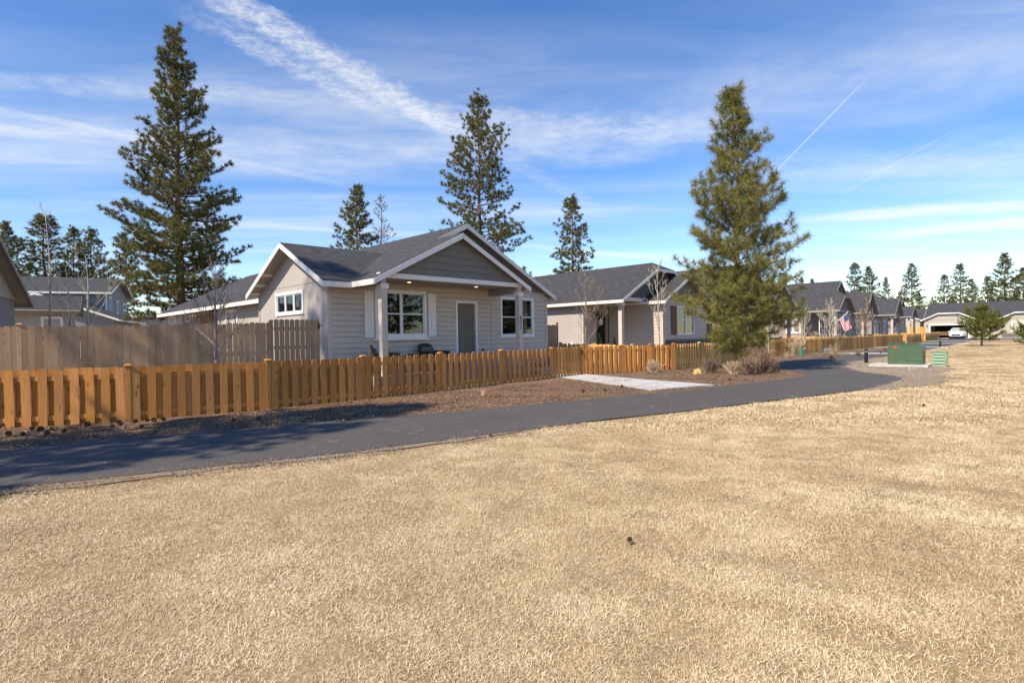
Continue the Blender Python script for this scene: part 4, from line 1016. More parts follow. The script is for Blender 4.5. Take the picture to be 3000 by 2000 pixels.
window(GH, (11.0, -.8, 1.1), 0, 1.25, 1.35, 1, cav=.03, tw=.12); window(GH, (12.55, -.8, 1.1), 0, 1.25, 1.35, 1, cav=.03, tw=.12)
board_(GH, 'stone_skirt', 'ledge_stone', (9.76, 15.24, -.86, -.805, -.1, .75)); board_(GH, 'wall_lamp', 'black_metal', (.25, .4, -1.22, -1.11, 2.0, 2.3))
XH = thing('house', 'pale house with white gable beyond the far yellow fence', 'house', row(119, 13.5), GR)
roof_gable(XH, -.5, 8.5, 0, 12, 3.3, .5, ridge='x', mat='shingle_far', fmat='white_trim'); board_(XH, 'wall', 'lap_cream', (.3, 11.7, 0, 8, -.1, 3.4)); roof_gable(XH, 6.5, 11.5, -2.2, 2, 3.3, .5, mat='shingle_far', fmat='white_trim', ends=(1, 0)); gable_wall(XH, 6.8, 11.2, -1.9, 3.3, 3.3, .5, eA0=6.5, eA1=11.5, mat='white_trim'); board_(XH, 'wall', 'lap_cream', (6.8, 11.2, -1.85, 0, -.1, 3.3))

# white car nosed out of the drive
def car(loc, rot):
    o = thing('car', 'white sport utility car with roof rails parked before the open garage', 'car', loc, rot)
    W = .93
    def loft(sections):
        b = MB(); n = len(sections[0])
        for s in sections: b.v += [tuple(p) for p in s]
        for i in range(len(sections)-1):
            for k in range(n): b.f.append((i*n+k, i*n+(k+1) % n, (i+1)*n+(k+1) % n, (i+1)*n+k))
        b.f.append(tuple(range(n-1, -1, -1))); e = (len(sections)-1)*n; b.f.append(tuple(range(e, e+n))); return b
    def sec(y, w, z0, z1, r=.12):
        return [(-w+r, y, z0), (w-r, y, z0), (w, y, z0+r), (w, y, z1-r), (w-r*1.2, y, z1), (-w+r*1.2, y, z1), (-w, y, z1-r), (-w, y, z0+r)]
    b = loft([sec(-2.3, .78, .42, .78), sec(-2.22, .88, .32, .92), sec(-1.9, W, .28, 1.0), sec(-1.1, W, .28, 1.06), sec(0, W, .28, 1.08), sec(1.6, W, .28, 1.06), sec(2.2, .9, .34, 1.0), sec(2.3, .84, .42, .95)]); b.build('body', 'car_white', o, True)
    b = loft([sec(-1.15, .84, 1.0, 1.08, .03), sec(-.45, .78, 1.0, 1.62, .1), sec(.3, .76, 1.0, 1.7, .1), sec(1.4, .75, 1.0, 1.68, .1), sec(2.1, .78, 1.0, 1.3, .1)]); b.build('cabin', 'car_white', o, True)
    g = MB(); g.add([(-.72, -1.12, 1.1), (.72, -1.12, 1.1), (.66, -.5, 1.58), (-.66, -.5, 1.58)], [(0, 1, 2, 3)]); go = g.build('windscreen', 'glass', o); go.location = (0, -.03, .03)
    board_(o, 'windscreen_shade', 'dark_void', (-.62, .62, -.98, -.6, 1.1, 1.2))
    for sx in (-1, 1):
        g = MB(); g.add([(sx*.80, -.75, 1.12), (sx*.80, 1.7, 1.12), (sx*.775, 1.45, 1.56), (sx*.775, -.4, 1.56)], [(0, 1, 2, 3)]); g.build('side_window', 'dark_void', o)
        board_(o, 'headlight', 'bulb_glass', (sx*.72-.16, sx*.72+.16, -2.29, -2.2, .72, .86)); board_(o, 'mirror', 'car_white', (sx*1.02-.1, sx*1.02+.1, -.85, -.75, 1.05, 1.2))
        r_ = MB(); r_.tube([(sx*.62, -.3, 1.74), (sx*.62, 1.3, 1.76)], .025, 6); r_.tube([(sx*.62, -.3, 1.66), (sx*.62, -.3, 1.74)], .025, 6); r_.tube([(sx*.62, 1.3, 1.66), (sx*.62, 1.3, 1.76)], .025, 6); r_.build('roof_rail', 'black_metal', o)
        for y in (-1.45, 1.4):
            t_ = MB(); t_.tube([(sx*.72, y, .34), (sx*.95, y, .34)], .34, 18); to = t_.build('wheel', 'tyre', o); t_ = MB(); t_.tube([(sx*.95, y, .34), (sx*.965, y, .34)], .2, 14); t_.build('rim', 'steel', to)
    board_(o, 'grille', 'black_metal', (-.5, .5, -2.325, -2.2, .5, .72)); board_(o, 'number_plate', 'white_paint', (-.16, .16, -2.34, -2.326, .42, .5))
car(GO+Vector((math.cos(GR), math.sin(GR), 0))*4.7-Vector((-math.sin(GR), math.cos(GR), 0))*4.2+Vector((0, 0, .03)), GR)
p_ = GO+Vector((math.cos(GR), math.sin(GR), 0))*1.9+Vector((-math.sin(GR), math.cos(GR), 0))*.4
tr_ = thing('trailer', 'small brown utility trailer inside the open garage', 'trailer', p_, GR)
board_(tr_, 'bed', 'wood_brown', (-.9, 1.2, -.5, 2.0, .5, 1.15)); b_ = MB(); b_.tube([(-.3, -.52, .32), (-.3, -.7, .32)], .3, 16); wo_ = b_.build('wheel', 'tyre', tr_); b_ = MB(); b_.tube([(-.3, -.7, .32), (-.3, -.72, .32)], .18, 12); b_.build('rim', 'white_paint', wo_)
board_(tr_, 'tongue', 'black_metal', (1.2, 2.4, .6, .7, .42, .5))

# flag on the fourth house
fo = at_depth(2456, 940, 40.6); fp = thing('flag', 'striped flag with blue canton on a slanted white pole at the porch', 'flag', fo, 0)
p1 = at_depth(2484, 913.5, 40.6)-fo
b_ = MB(); b_.tube([(0, 0, 0), p1], .022, 6); b_.tube([p1, p1*1.02], .035, 6); b_.build('pole', 'white_paint', fp)
# cloth hangs from the pole, stripes run down with its fall
top = [Vector((0, 0, 0)).lerp(p1, .1+.88*k/13) for k in range(14)]
fall = Vector((.42, .05, -1.0)); fl = 1.15
def cl(k, t): 
    w = Vector((.03*math.sin(t*7+k*.5), .05*math.sin(k*.9+t*4), 0)); return top[k]+fall*(fl*t*(1-.22*(1-k/13)))*1.0+w*(t+.15)+Vector((-.12*t*k/13, 0, 0))
for k in range(13):
    b_ = MB(); t0 = 0
    can = k >= 6
    vs = []; n_ = 10
    for j in range(n_+1):
        t = (.42 if can else 0)+(1-(.42 if can else 0))*j/n_; vs += [cl(k, t), cl(k+1, t)]
    b_.add(vs, [(2*j, 2*j+1, 2*j+3, 2*j+2) for j in range(n_)]); b_.build('stripe', 'flag_red' if k % 2 == 0 else 'flag_white', fp)
b_ = MB(); vs = [cl(k, .42*j/4) for k in range(6, 14) for j in range(5)]; b_.add(vs, [(i*5+j, i*5+j+1, (i+1)*5+j+1, (i+1)*5+j) for i in range(7) for j in range(4)]); co = b_.build('canton', 'flag_blue', fp)
b_ = MB()
for i in range(7):
    for j in range(4):
        c = (cl(6+i, .42*j/4)+cl(7+i, .42*j/4)+cl(6+i, .42*(j+1)/4)+cl(7+i, .42*(j+1)/4))/4-Vector((0, .006, 0)); b_.add([c+Vector((.016*math.cos(a), 0, .016*math.sin(a))) for a in (1.57, 2.8, 4.1, 5.3, .3)], [(0, 1, 2, 3, 4)])
b_.build('stars', 'flag_white', co)

# ------------------------------------------------------------------ conifers
def nrm(a): return a/np.maximum(np.linalg.norm(a, axis=-1, keepdims=True), 1e-9)
def needle_mesh(tp, td, K, tl, nl, nw, seed, back=.25):
    r = np.random.default_rng(seed); n = len(tp); tp = np.repeat(tp, K, 0); td = np.repeat(td, K, 0); m = n*K
    base = tp+td*(r.uniform(-.5, .5, (m, 1))*tl)
    rn = nrm(r.normal(size=(m, 3))); rad = nrm(rn-(rn*td).sum(1, keepdims=True)*td)
    d = nrm(td*r.uniform(-back, 1.0, (m, 1))+rad*r.uniform(.45, 1, (m, 1)))
    tip = base+d*(nl*r.uniform(.65, 1.15, (m, 1))); tip[:, 2] -= .04*nl
    side = nrm(np.cross(d, nrm(r.normal(size=(m, 3)))))*(nw/2)
    v = np.empty((m, 3, 3)); v[:, 0] = base-side; v[:, 1] = base+side; v[:, 2] = tip
    return v.reshape(-1, 3), np.arange(m*3).reshape(-1, 3)
def lerp_prof(prof, t):
    xs = [p[0] for p in prof]; ys = [p[1] for p in prof]; return float(np.interp(t, xs, ys))
def pine_meshes(key, seed, H, cb, Rm, prof, whorl=.55, per=5, K=26, tl=.22, nl=.2, nw=.018, sub=.4, tuft_gap=.32, lo_ang=-6, hi_ang=52, mat='needles_dark', trunk_r=.24, twig_wood=False, bare=.28, lean=0, tilt=.45):
    r = random.Random(seed); wood = MB(); tk = MB(); TP = []; TD = []
    n = 14; tp = [Vector((lean*(k/n)**2+.10*math.sin(k*.9+seed)*(k/n), .08*math.cos(k*1.3+seed)*(k/n), H*k/n)) for k in range(n+1)]
    tr_ = [trunk_r*(1-.93*(k/n)**.9)+(.08*trunk_r/.24 if k == 0 else 0) for k in range(n+1)]
    tk.tube(tp, tr_, 10)
    def trunk_at(z):
        f = z/H*n; i = min(int(f), n-1); return tp[i].lerp(tp[i+1], f-i)
    z = cb*H; az = r.random()*6
    while z < H*.985:
        if r.random() < .1: z += whorl*.7
        t = (z-cb*H)/(H*(1-cb)); kk = max(3, round(per*(1-.35*t)))
        for k in range(kk):
            az += 6.283/kk+r.uniform(-.35, .35)
            zz = min(z+r.uniform(-.35, .35)*whorl, H*.985); L = Rm*lerp_prof(prof, t)*r.choice((r.uniform(.45, .8), r.uniform(.8, 1.0), r.uniform(.9, 1.15)))
            if r.random() < .08: L *= .5
            el = R(lo_ang+(hi_ang-lo_ang)*t**1.15+r.uniform(-14, 14)); L = max(L, .25)
            h = Vector((math.cos(az), math.sin(az), 0)); d = h*math.cos(el)+Vector((0, 0, math.sin(el))); b0 = trunk_at(zz)
            curl = r.uniform(.08, .34)*(1-t*.4); sw = r.uniform(-.15, .15); lat = Vector((-h.y, h.x, 0)); np_ = 6
            bp = [b0+d*(L*f)+Vector((0, 0, curl*L*f*f))+lat*(sw*L*f*f) for f in [j/np_ for j in range(np_+1)]]
            br = max(.009, .015*L**.8*trunk_r/.24)
            wood.tube(bp, [br*(1-.85*j/np_) for j in range(np_+1)], 4, False)
            def bat(f): f *= np_; i = min(int(f), np_-1); return bp[i].lerp(bp[i+1], f-i)
            tipd = (bp[-1]-bp[-2]).normalized(); TP.append(bp[-1]); TD.append(tipd)
            f = bare+r.random()*.1; sgn = 1
            while f < .98:
                p = bat(f); bd = (bat(min(1, f+.05))-p).normalized() if f < .95 else tipd
                sl = max(.18, (.34*L*(1-f)+.34)*r.uniform(.5, 1.25)); sgn = -sgn
                sdv = (bd*r.uniform(.45, .9)+lat*(sgn*r.uniform(.25, 1))+Vector((0, 0, r.uniform(-.25, tilt+.25)))).normalized()
                e = p+sdv*sl+Vector((0, 0, .1*sl))
                if twig_wood: wood.tube([p, e], [br*.3+.004, .004], 3, False)
                q = sl
                while q > .08:
                    TP.append(p+sdv*q+Vector((0, 0, .1*q))); TD.append((sdv+Vector((0, 0, .25))+Vector((r.uniform(-.4, .4), r.uniform(-.4, .4), r.uniform(-.2, .4)))).normalized()); q -= tuft_gap*r.uniform(.8, 1.3)
                f += sub/L*r.uniform(.75, 1.25)
        z += whorl*r.uniform(.75, 1.25)*(1-.35*t)
    for k in range(5): TP.append(trunk_at(H*(.955+.01*k))); TD.append(Vector((r.uniform(-.3, .3), r.uniform(-.3, .3), 1)).normalized())
    v, f = needle_mesh(np.array([tuple(p) for p in TP]), np.array([tuple(p) for p in TD]), K, tl, nl, nw, seed)
    return {'trunk': tk.mesh('trunk', 'bark_pine', True), 'limbs': wood.mesh('limbs', 'bark_pine'), 'crown': raw_mesh('crown', v, f, mat, uv=False), 'n': len(TP)}
def pine(md, name, label, loc, rot=0, scale=1, group=None, sxy=1):
    o = thing(name, label, 'tree', loc, rot, group); o.scale = (scale*sxy, scale*sxy, scale)
    for k in ('trunk', 'limbs', 'crown'): link(k, md[k], o)
    return o
def place(u, y, z=None):
    p = at_depth(u, 960, y); p.z = hgt(p.x, p.y) if z is None else z; return p
PROF_TALL = [(0, .55), (.08, .8), (.2, 1), (.4, .88), (.55, .72), (.7, .52), (.85, .32), (1, .06)]
big = pine_meshes('big', 5, 23.6, .13, 4.6, [(0, .6), (.1, .92), (.28, 1), (.42, .86), (.56, .64), (.7, .47), (.85, .3), (.95, .18), (1, .1)], .46, 6, 40, .22, .31, .036, .27, .31, -8, 52, 'needles_dark', .36)
pine(big, 'pine_tree', 'tallest ponderosa pine rising behind the left wing of the grey house', place(531, 40), .4)
mid = pine_meshes('mid', 9, 20.6, .22, 4.0, [(0, .85), (.2, 1), (.45, .85), (.65, .68), (.8, .46), (.93, .25), (1, .08)], .5, 6, 40, .2, .29, .036, .30, .33, -10, 50, 'needles_dark', .26)
pine(mid, 'pine_tree', 'ponderosa pine rising directly behind the ridge of the house numbered 631', place(1412, 45), 1.1)
# young pine by the path
PROF_Y = [(0, .62), (.08, .9), (.18, 1), (.35, .86), (.5, .74), (.65, .60), (.8, .42), (.92, .22), (1, .1)]
young = pine_meshes('young', 21, 11.25, .075, 2.65, PROF_Y, .40, 6, 78, .26, .31, .0135, .27, .32, -4, 60, 'needles_young', .17, True, .16, 0, .6)
pine(young, 'pine_tree', 'full young pine with long needles standing beside the path', (9.3, 22.75, .02), 2.2)
FP = [pine_meshes('f%d' % k, 30+k, 16, (.14, .2, .1)[k], (2.9, 2.4, 3.4)[k], PROF_TALL if k != 1 else [(0, .8), (.2, 1), (.5, .8), (.75, .5), (1, .1)], .5, 6, 24, .22, .32, .055, .30, .33, -10, 50, 'needles_dark', .2) for k in range(3)]
pale = pine_meshes('pale', 41, 16, .12, 2.3, PROF_TALL, .62, 5, 11, .25, .24, .04, .42, .34, 0, 55, 'needles_pale', .2, True)
spots = [  # u, depth, top v, archetype, width, label
    (28, 62, 652, 0, 1.1, 'dark pine at the far left behind the shaded gable'), (133, 66, 628, 1, 1.7, 'open-crowned pine standing behind the two-storey roof behind the pale sapling'),
    (222, 74, 664, 1, 1.0, 'slim pine next to the twin-topped pine behind the two-storey roof'), (272, 70, 674, 2, 1.15, 'dense twin-topped pine behind the two-storey roof'), (372, 66, 684, 0, 1.15, 'pine between the two-storey house and the tallest pine'),
    (1052, 58, 546, 0, 1.15, 'dark pine behind the valley of the main roof'), (1682, 62, 575, 1, 1.2, 'lone narrow pine behind the second house'),
    (2350, 120, 812, 1, .8, 'small pine top showing over the row of roofs'), (2380, 125, 816, 1, .8, 'second small pine top showing over the row of roofs'),
    (2506, 118, 770, 1, 1.25, 'ragged pine left of the far pine pair behind the row'), (2548, 122, 782, 0, 1.2, 'broad pine of the far pair behind the row'), (2597, 120, 814, 2, .8, 'short pine right of the far pine pair'), (2637, 140, 853, 1, .8, 'tiny far pine above the last roofs'),
    (2672, 126, 773, 0, 1.1, 'tall dense pine behind the end of the row'), (2694, 130, 860, 2, .9, 'low pine beside the tall dense far pine'), (2732, 150, 872, 0, .9, 'small pine over the white gable beyond the street'),
    (2768, 150, 804, 1, 1.2, 'pale slender pine left of the cream garage house ridge'), (2815, 135, 772, 1, 1.15, 'tall open pine behind the cream garage house'), (2850, 150, 818, 0, 1.1, 'mid-height pine behind the cream garage house'), (2893, 145, 808, 1, 1.1, 'spindly pine behind the right part of the cream house'), (2945, 128, 744, 2, 1.2, 'largest far pine over the cream house roof'), (3000, 130, 785, 0, 1.3, 'far pine at the right end of the cream house roof')]
for k, (u, y, vt, a, wd, lab) in enumerate(spots):
    p = place(u, y, 0); zt = at_depth(u, vt, y).z; pine(FP[a], 'pine_tree', lab, p, k*1.7, zt/16, 'background pines', wd)
p = place(1122, 64, 0); pine(pale, 'pine_tree', 'thin pale half-bare conifer beside the dark pine behind the roof valley', p, .3, at_depth(1122, 570, 64).z/16, 'background pines', 1.1)
for k, (u, y) in enumerate(((1540, 75), (1555, 80), (2740, 160), (2790, 165), (2870, 170), (2925, 165), (2975, 160), (2600, 150), (330, 85))):
    p = place(u, y, 0); pine(FP[k % 3], 'pine_tree', 'low distant pine filling the background behind the roofs', p, k*2.1, (.62, .5, .62, .7, .62, .66, .7, .5, .7)[k], 'low distant pines', 1.25)
# out of the picture: the pines whose shadows and reflections the picture shows
for k, (x, y, sc, a) in enumerate(((-13.2, 2.0, 1.0, 0), (48, 9, 1.0, 0), (54, 4, 1.1, 1), (43, 3, .9, 2), (60, 13, 1.0, 2), (36, -6, 1.0, 0))):
    pine(FP[a], 'pine_tree', 'park pine standing outside the picture, seen by its shadow or reflection', (x, y, 0), k*1.3, sc, 'park pines', 1.15)
high = pine_meshes('high', 77, 29, .68, 3.4, PROF_TALL, .6, 5, 18, .24, .3, .06, .36, .36, -8, 45, 'needles_dark', .3)
pine(high, 'pine_tree', 'high-crowned park pine outside the picture shading the house corner', (-22.9, 1.2, 0), .5, 1, 'park pines')
# small pines on the lawn
mugo = pine_meshes('mugo', 55, 3.5, .16, 2.0, [(0, .85), (.2, 1), (.5, .72), (.75, .3), (.9, .2), (1, .12)], .26, 6, 46, .24, .17, .022, .2, .17, 5, 60, 'needles_mugo', .09, True, .2)
pine(mugo, 'lawn_pine', 'small bright green pine standing alone on the dry lawn', (41.8, 49.3, 0), .6)
pine(mugo, 'lawn_pine', 'small dark pine bush at the lawn edge cut by the picture border', (47.5, 50.5, -.3), 2.6, .78)

# ------------------------------------------------------------------ bare trees
def bare_tree(name, label, loc, H, seed, mat, trunk_r, first=.25, spread=.6, nb=14, vase=False, group='bare young trees', sub=7, twig=.006, lean=(0, 0)):
    r = random.Random(seed); o = thing(name, label, 'tree', loc, r.random()*6, group)
    tk = MB(); n = 8; tp = [Vector((.05*math.sin(k*1.1+seed)*k/n+lean[0]*k/n, .05*math.cos(k*.8+seed)*k/n+lean[1]*k/n, H*k/n)) for k in range(n+1)]
    tk.tube(tp, [trunk_r*(1-.9*k/n)+.003 for k in range(n+1)], 8); tk.build('trunk', mat, o, True)
    tw = MB()
    def grow(p, d, L, rad, depth):
        k = 4; pts = [p]; q = p; dd = d
        for j in range(k):
            dd = (dd+Vector((r.uniform(-.16, .16), r.uniform(-.16, .16), r.uniform(0, .16)))).normalized(); q = q+dd*(L/k); pts.append(q)
        tw.tube(pts, [max(twig, rad*(1-.7*j/k)) for j in range(k+1)], 4 if depth < 2 else 3, False)
        if depth >= 3: return
        for j in range(sub if depth == 1 else 4):
            f = r.uniform(.25, 1); i = min(int(f*k), k-1); b = pts[i].lerp(pts[i+1], f*k-i)
            a = (dd+Vector((r.uniform(-1, 1), r.uniform(-1, 1), r.uniform(-.1, .7)))*.75).normalized(); grow(b, a, L*r.uniform(.25, .48), rad*.45, depth+1)
    az = 0
    for k in range(nb):
        t = first+(1-first)*(k/nb)**(.9 if not vase else 1.3)*.95; f = t*n; i = min(int(f), n-1); b = tp[i].lerp(tp[i+1], f-i); az += 2.4+r.uniform(-.4, .4)
        el = R(r.uniform(28, 55)+18*t); L = spread*H*(1-.72*t)*r.uniform(.65, 1.1)
        grow(b, Vector((math.cos(az)*math.cos(el), math.sin(az)*math.cos(el), math.sin(el))), max(.25, L), trunk_r*.42*(1-.6*t), 1)
    tw.build('branches', mat, o); return o
bare_tree('bare_tree', 'leafless grey sapling in front of the tall weathered fence', place(632, 13.4), 3.35, 3, 'bark_grey', .05, .3, .42, 16, twig=.005, sub=8)
bare_tree('bare_tree', 'leafless tan sapling in front of the sunlit wall of the second house', place(1716, 26), 4.1, 5, 'bark_twig', .042, .22, .46, 15, twig=.005, sub=5)
bare_tree('bare_tree', 'leafless pale-barked sapling beside the stone-based bay', place(1930, 27.2), 5.0, 8, 'bark_pale', .055, .35, .4, 13, twig=.005, sub=5)
bare_tree('bare_tree', 'tall thin pale sapling rising over the tall fence at the left', place(147, 20), 6.2, 12, 'bark_pale', .05, .3, .26, 10, twig=.004, sub=4)
bare_tree('bare_tree', 'pale leafless sapling with vase-shaped limbs behind the tall fence', place(258, 21), 4.6, 14, 'bark_pale', .055, .3, .6, 9, True, twig=.004, sub=4)
bare_tree('bare_tree', 'slim grey sapling between the two pale saplings', place(202, 23), 4.4, 15, 'bark_grey', .035, .35, .3, 8, twig=.004, sub=4)
for u, y, H, lab, mt in ((2357, 37, 3.1, 'slim leafless sapling behind the yellow picket fence near the large pine', 'bark_pale'), (2430, 42, 3.7, 'leafless pale sapling left of the flag', 'bark_pale'), (2440, 43.5, 3.5, 'second leafless pale trunk left of the flag', 'bark_pale'), (2520, 49, 3.4, 'leafless reddish sapling right of the flag', 'bark_twig'), (2539, 52, 4.3, 'wide leafless reddish tree right of the flag', 'bark_twig'), (2616, 66, 3.9, 'leafless grey tree at the far porch', 'bark_grey'), (2669, 86, 5.6, 'tall leafless reddish tree at the end of the row', 'bark_twig')):
    bare_tree('bare_tree', lab, place(u, y), H, int(u), mt, .055, .28, .5, 14, twig=.012, sub=5)

# ------------------------------------------------------------------ shrubs and grasses
def twig_bush(name, label, loc, w, h, n, mat, seed, leaf=None, rad=.004, up=.5, group=None):
    r = random.Random(seed); o = thing(name, label, 'shrub', loc, 0, group); b = MB(); LV = []
    for k in range(n):
        a = r.random()*6.283; e = r.uniform(.15, 1)**up; d = Vector((math.cos(a)*(1-e*.75), math.sin(a)*(1-e*.75), .25+e)).normalized()
        L = r.uniform(.55, 1)*math.sqrt((d.x**2+d.y**2)*w*w*.4+d.z**2*h*h); p = Vector((r.uniform(-.15, .15)*w, r.uniform(-.15, .15)*w, 0)); q = p+d*L*.55+Vector((r.uniform(-.05, .05), r.uniform(-.05, .05), 0))*h; e_ = p+d*L
        b.tube([p, q, e_], [rad*1.6, rad*1.2, rad*.6], 3, False)
        for j in range(4):
            f = r.uniform(.4, .95); s_ = p+d*L*f; t_ = s_+(d+Vector((r.uniform(-1, 1), r.uniform(-1, 1), r.uniform(-.3, .7)))*.8).normalized()*L*r.uniform(.12, .3); b.tube([s_, t_], [rad, rad*.5], 3, False); LV.append(t_)
        LV.append(e_)
    b.build('stems', mat, o)
    if leaf:
        l = MB()
        for p in LV:
            for j in range(3):
                q = p+Vector((r.uniform(-1, 1), r.uniform(-1, 1), r.uniform(-1, .5)))*.05; a = Vector((r.uniform(-1, 1), r.uniform(-1, 1), r.uniform(-1, 1))).normalized()*.022; c = Vector((r.uniform(-1, 1), r.uniform(-1, 1), r.uniform(-1, 1))).normalized()*.03
                l.add([q, q+a, q+a*.5+c], [(0, 1, 2)])
        l.build('leaves', leaf, o)
    return o
g_ = on_ground(1915, 1093); twig_bush('tan_bush', 'round tan twiggy bush in front of the cedar fence corner', (g_.x, g_.y, .02), .75, .55, 150, 'twig_tan', 1, None, .006)
for u, v, w, h, n, mt, lf, lab in ((2085, 1095, 1.0, .62, 150, 'twig_brown', None, 'purplish-brown leafless shrub behind the yellow rock'), (2150, 1097, .9, .5, 120, 'twig_tan', 'dead_leaf', 'tan dry-leaved shrub between the rock and the pine'), (2195, 1100, .9, .7, 120, 'twig_brown', 'dead_leaf', 'dry shrub with brown leaf clusters at the foot of the pine'), (2232, 1096, .8, 1.05, 150, 'twig_brown', 'dead_leaf', 'tall dark dry shrub just right of the pine trunk'), (2265, 1090, .8, .5, 90, 'twig_brown', None, 'low dark twiggy shrub in the shade of the pine')):
    g_ = on_ground(u, v); twig_bush('dry_shrub', lab, (g_.x, g_.y, .02), w, h, n, mt, int(u), lf, .005)
def grass_tuft(label, loc, h, n, seed, droop=.5, plume=False, name='ornamental_grass', spread=.6):
    r = random.Random(seed); b = MB(); o = thing(name, label, 'grass', loc)
    for k in range(n):
        a = r.random()*6.283; L = h*r.uniform(.6, 1.1); o_ = r.uniform(.1, spread); d = Vector((math.cos(a)*o_, math.sin(a)*o_, 1)).normalized(); w = Vector((-d.y, d.x, 0)).normalized()*.005 if abs(d.z) < .999 else Vector((.005, 0, 0))
        p = Vector((r.uniform(-.06, .06), r.uniform(-.06, .06), 0)); m_ = p+d*L*.55; e = m_+Vector((d.x*1.2*droop+d.x, d.y*1.2*droop+d.y, d.z*(1-droop)))*L*.45
        b.add([p-w, p+w, m_+w*.8, m_-w*.8, e], [(0, 1, 2, 3), (3, 2, 4)])
        if plume: b.tube([m_.lerp(e, .5), e, e+(e-m_)*.25], [.012, .02, .004], 4, False)
    b.build('blades', 'grass_tan', o); return o
g_ = on_ground(2305, 1052); grass_tuft('pale spiky dry grass clump beside the green pedestal', (g_.x, g_.y, .02), .55, 120, 2, .2, spread=1.2)
for u, y, h, lab in ((2322, 35.5, 1.5, 'plumed dry grass arching over the picket fence right of the pine'), (2338, 37, 1.35, 'second plumed dry grass behind the picket fence'), (2416, 42.5, 1.9, 'tall plumed dry grass left of the flag'), (2446, 44.5, 1.6, 'plumed dry grass below the flag')):
    grass_tuft(lab, place(u, y), h, 60, int(u), .55, True, spread=.45)
g_ = on_ground(1415, 1163)
for k in range(1): grass_tuft('few upright dry stems poking from the mulch near the fence', (g_.x, g_.y, .02), .3, 14, 9, .1, spread=.7, name='stalk_clump')
for k, (u, v) in enumerate(((2515, 1045), (2580, 1036), (2590, 1030), (2440, 1058))):
    g_ = on_ground(u, v); twig_bush('bed_plant', 'low dry bedding plant in the mulch along the far path', (g_.x, g_.y, .02), .4, .35, 30, 'twig_brown', k+70, 'dead_leaf', .006, group='dry bedding plants')
g_ = on_ground(2443, 1042); twig_bush('bed_plant', 'upright dry stalk standing by the far path edge', (g_.x, g_.y, .02), .25, .8, 30, 'twig_tan', 77, 'dead_leaf', .006)
# rock
r_ = random.Random(4); bm = bmesh.new(); bmesh.ops.create_icosphere(bm, subdivisions=3, radius=1)
for v in bm.verts:
    k = 1+.22*math.sin(v.co.x*2.3+1)*math.cos(v.co.y*2.9)+.1*math.sin(v.co.z*5+v.co.x*4); v.co *= k; v.co.x *= .17; v.co.y *= .14; v.co.z *= .15
me = bpy.data.meshes.new('rock'); bm.to_mesh(me); bm.free(); me.materials.append(MAT['sand_rock']); g_ = on_ground(2043, 1098)
tag(link('rock', me, None, (g_.x, g_.y, .07)), 'yellow sandstone rock in front of the brown shrub', 'rock')

# ------------------------------------------------------------------ utilities
T0 = on_ground(2600, 1073); TR = R(-44)
tf = thing('transformer', 'dark green padmount transformer cabinet with a round red sticker', 'transformer', (T0.x, T0.y, 0), TR)
b_ = MB(); prof = [(0, .1), (1.22, .1), (1.22, .84), (1.08, .95), (0, .95)]
b_.prism([(x, .05, z) for x, z in prof], (0, .75, 0)); b_.build('tank', 'box_green', tf)
board_(tf, 'door', 'box_green', (.02, .585, .028, .049, .13, .93)); d2_ = MB(); d2_.prism([(.6, .028, .25), (1.19, .028, .25), (1.19, .028, .83), (1.07, .028, .93), (.6, .028, .93)], (0, .021, 0)); d2_.build('door', 'box_green', tf)
board_(tf, 'sill', 'box_green', (.6, 1.2, .02, .049, .11, .235)); b_ = MB(); b_.tube([(.28, .027, .82), (.28, .022, .82)], .062, 18); b_.build('sticker', 'red_paint', tf)
for x, z in ((.14, .8), (.42, .8), (.59, .18), (.59, .23)): b_ = MB(); b_.tube([(x, .03, z), (x, .015, z)], .016, 8); b_.build('bolt', 'steel', tf)
board_(tf, 'lip', 'box_green', (-.01, 1.085, .02, .81, .951, .975))
pd_ = MB(); pd_.box(-.62, 1.45, -.35, 1.2, -.05, .1); tag(pd_.build('concrete_pad', 'concrete', loc=(T0.x, T0.y, 0), rotz=TR), 'flat concrete pad under the green transformer', 'pad')
for k, (u, v) in enumerate(((2665, 1084), (2678, 1082))):
    g_ = on_ground(u, v); b_ = MB(); b_.lathe([(.075, 0), (.075, .14), (.05, .16)], sides=12) if k == 0 else b_.bevbox(-.1, .1, -.07, .07, 0, .13, .02)
    tag(b_.build('marker_stub', 'concrete_grey', loc=(g_.x, g_.y, 0)), 'short round grey stub in front of the transformer pad' if k == 0 else 'small grey block in front of the transformer pad', 'marker')
G0 = on_ground(2731, 1073); gb_ = thing('utility_pedestal', 'pale green ribbed utility box on the dry lawn beside the transformer', 'utility box', (G0.x, G0.y, 0), R(-42))
b_ = MB(); b_.add([(0, 0, 0), (.47, 0, 0), (.47, .4, 0), (0, .4, 0), (-.01, 0, .6), (.49, 0, .6), (.49, .42, .6), (-.01, .42, .6)], [(0, 3, 2, 1), (4, 5, 6, 7), (0, 1, 5, 4), (1, 2, 6, 5), (2, 3, 7, 6), (3, 0, 4, 7)]); b_.build('shell', 'box_pale_green', gb_)
for z in (.12, .25, .38, .5):
    b_ = MB(); b_.prism([(.07, -.035, z), (.07, 0, z), (.07, 0, z+.055)], (.35, 0, 0)); b_.prism([(.475, .03, z), (.475, .38, z), (.52, .38, z), (.52, .03, z)], (0, 0, .03)); b_.build('rib', 'box_pale_green', gb_)
b_ = MB(); b_.box(-.03, .51, -.03, .44, .601, .63); b_.build('lid', 'box_pale_green', gb_)
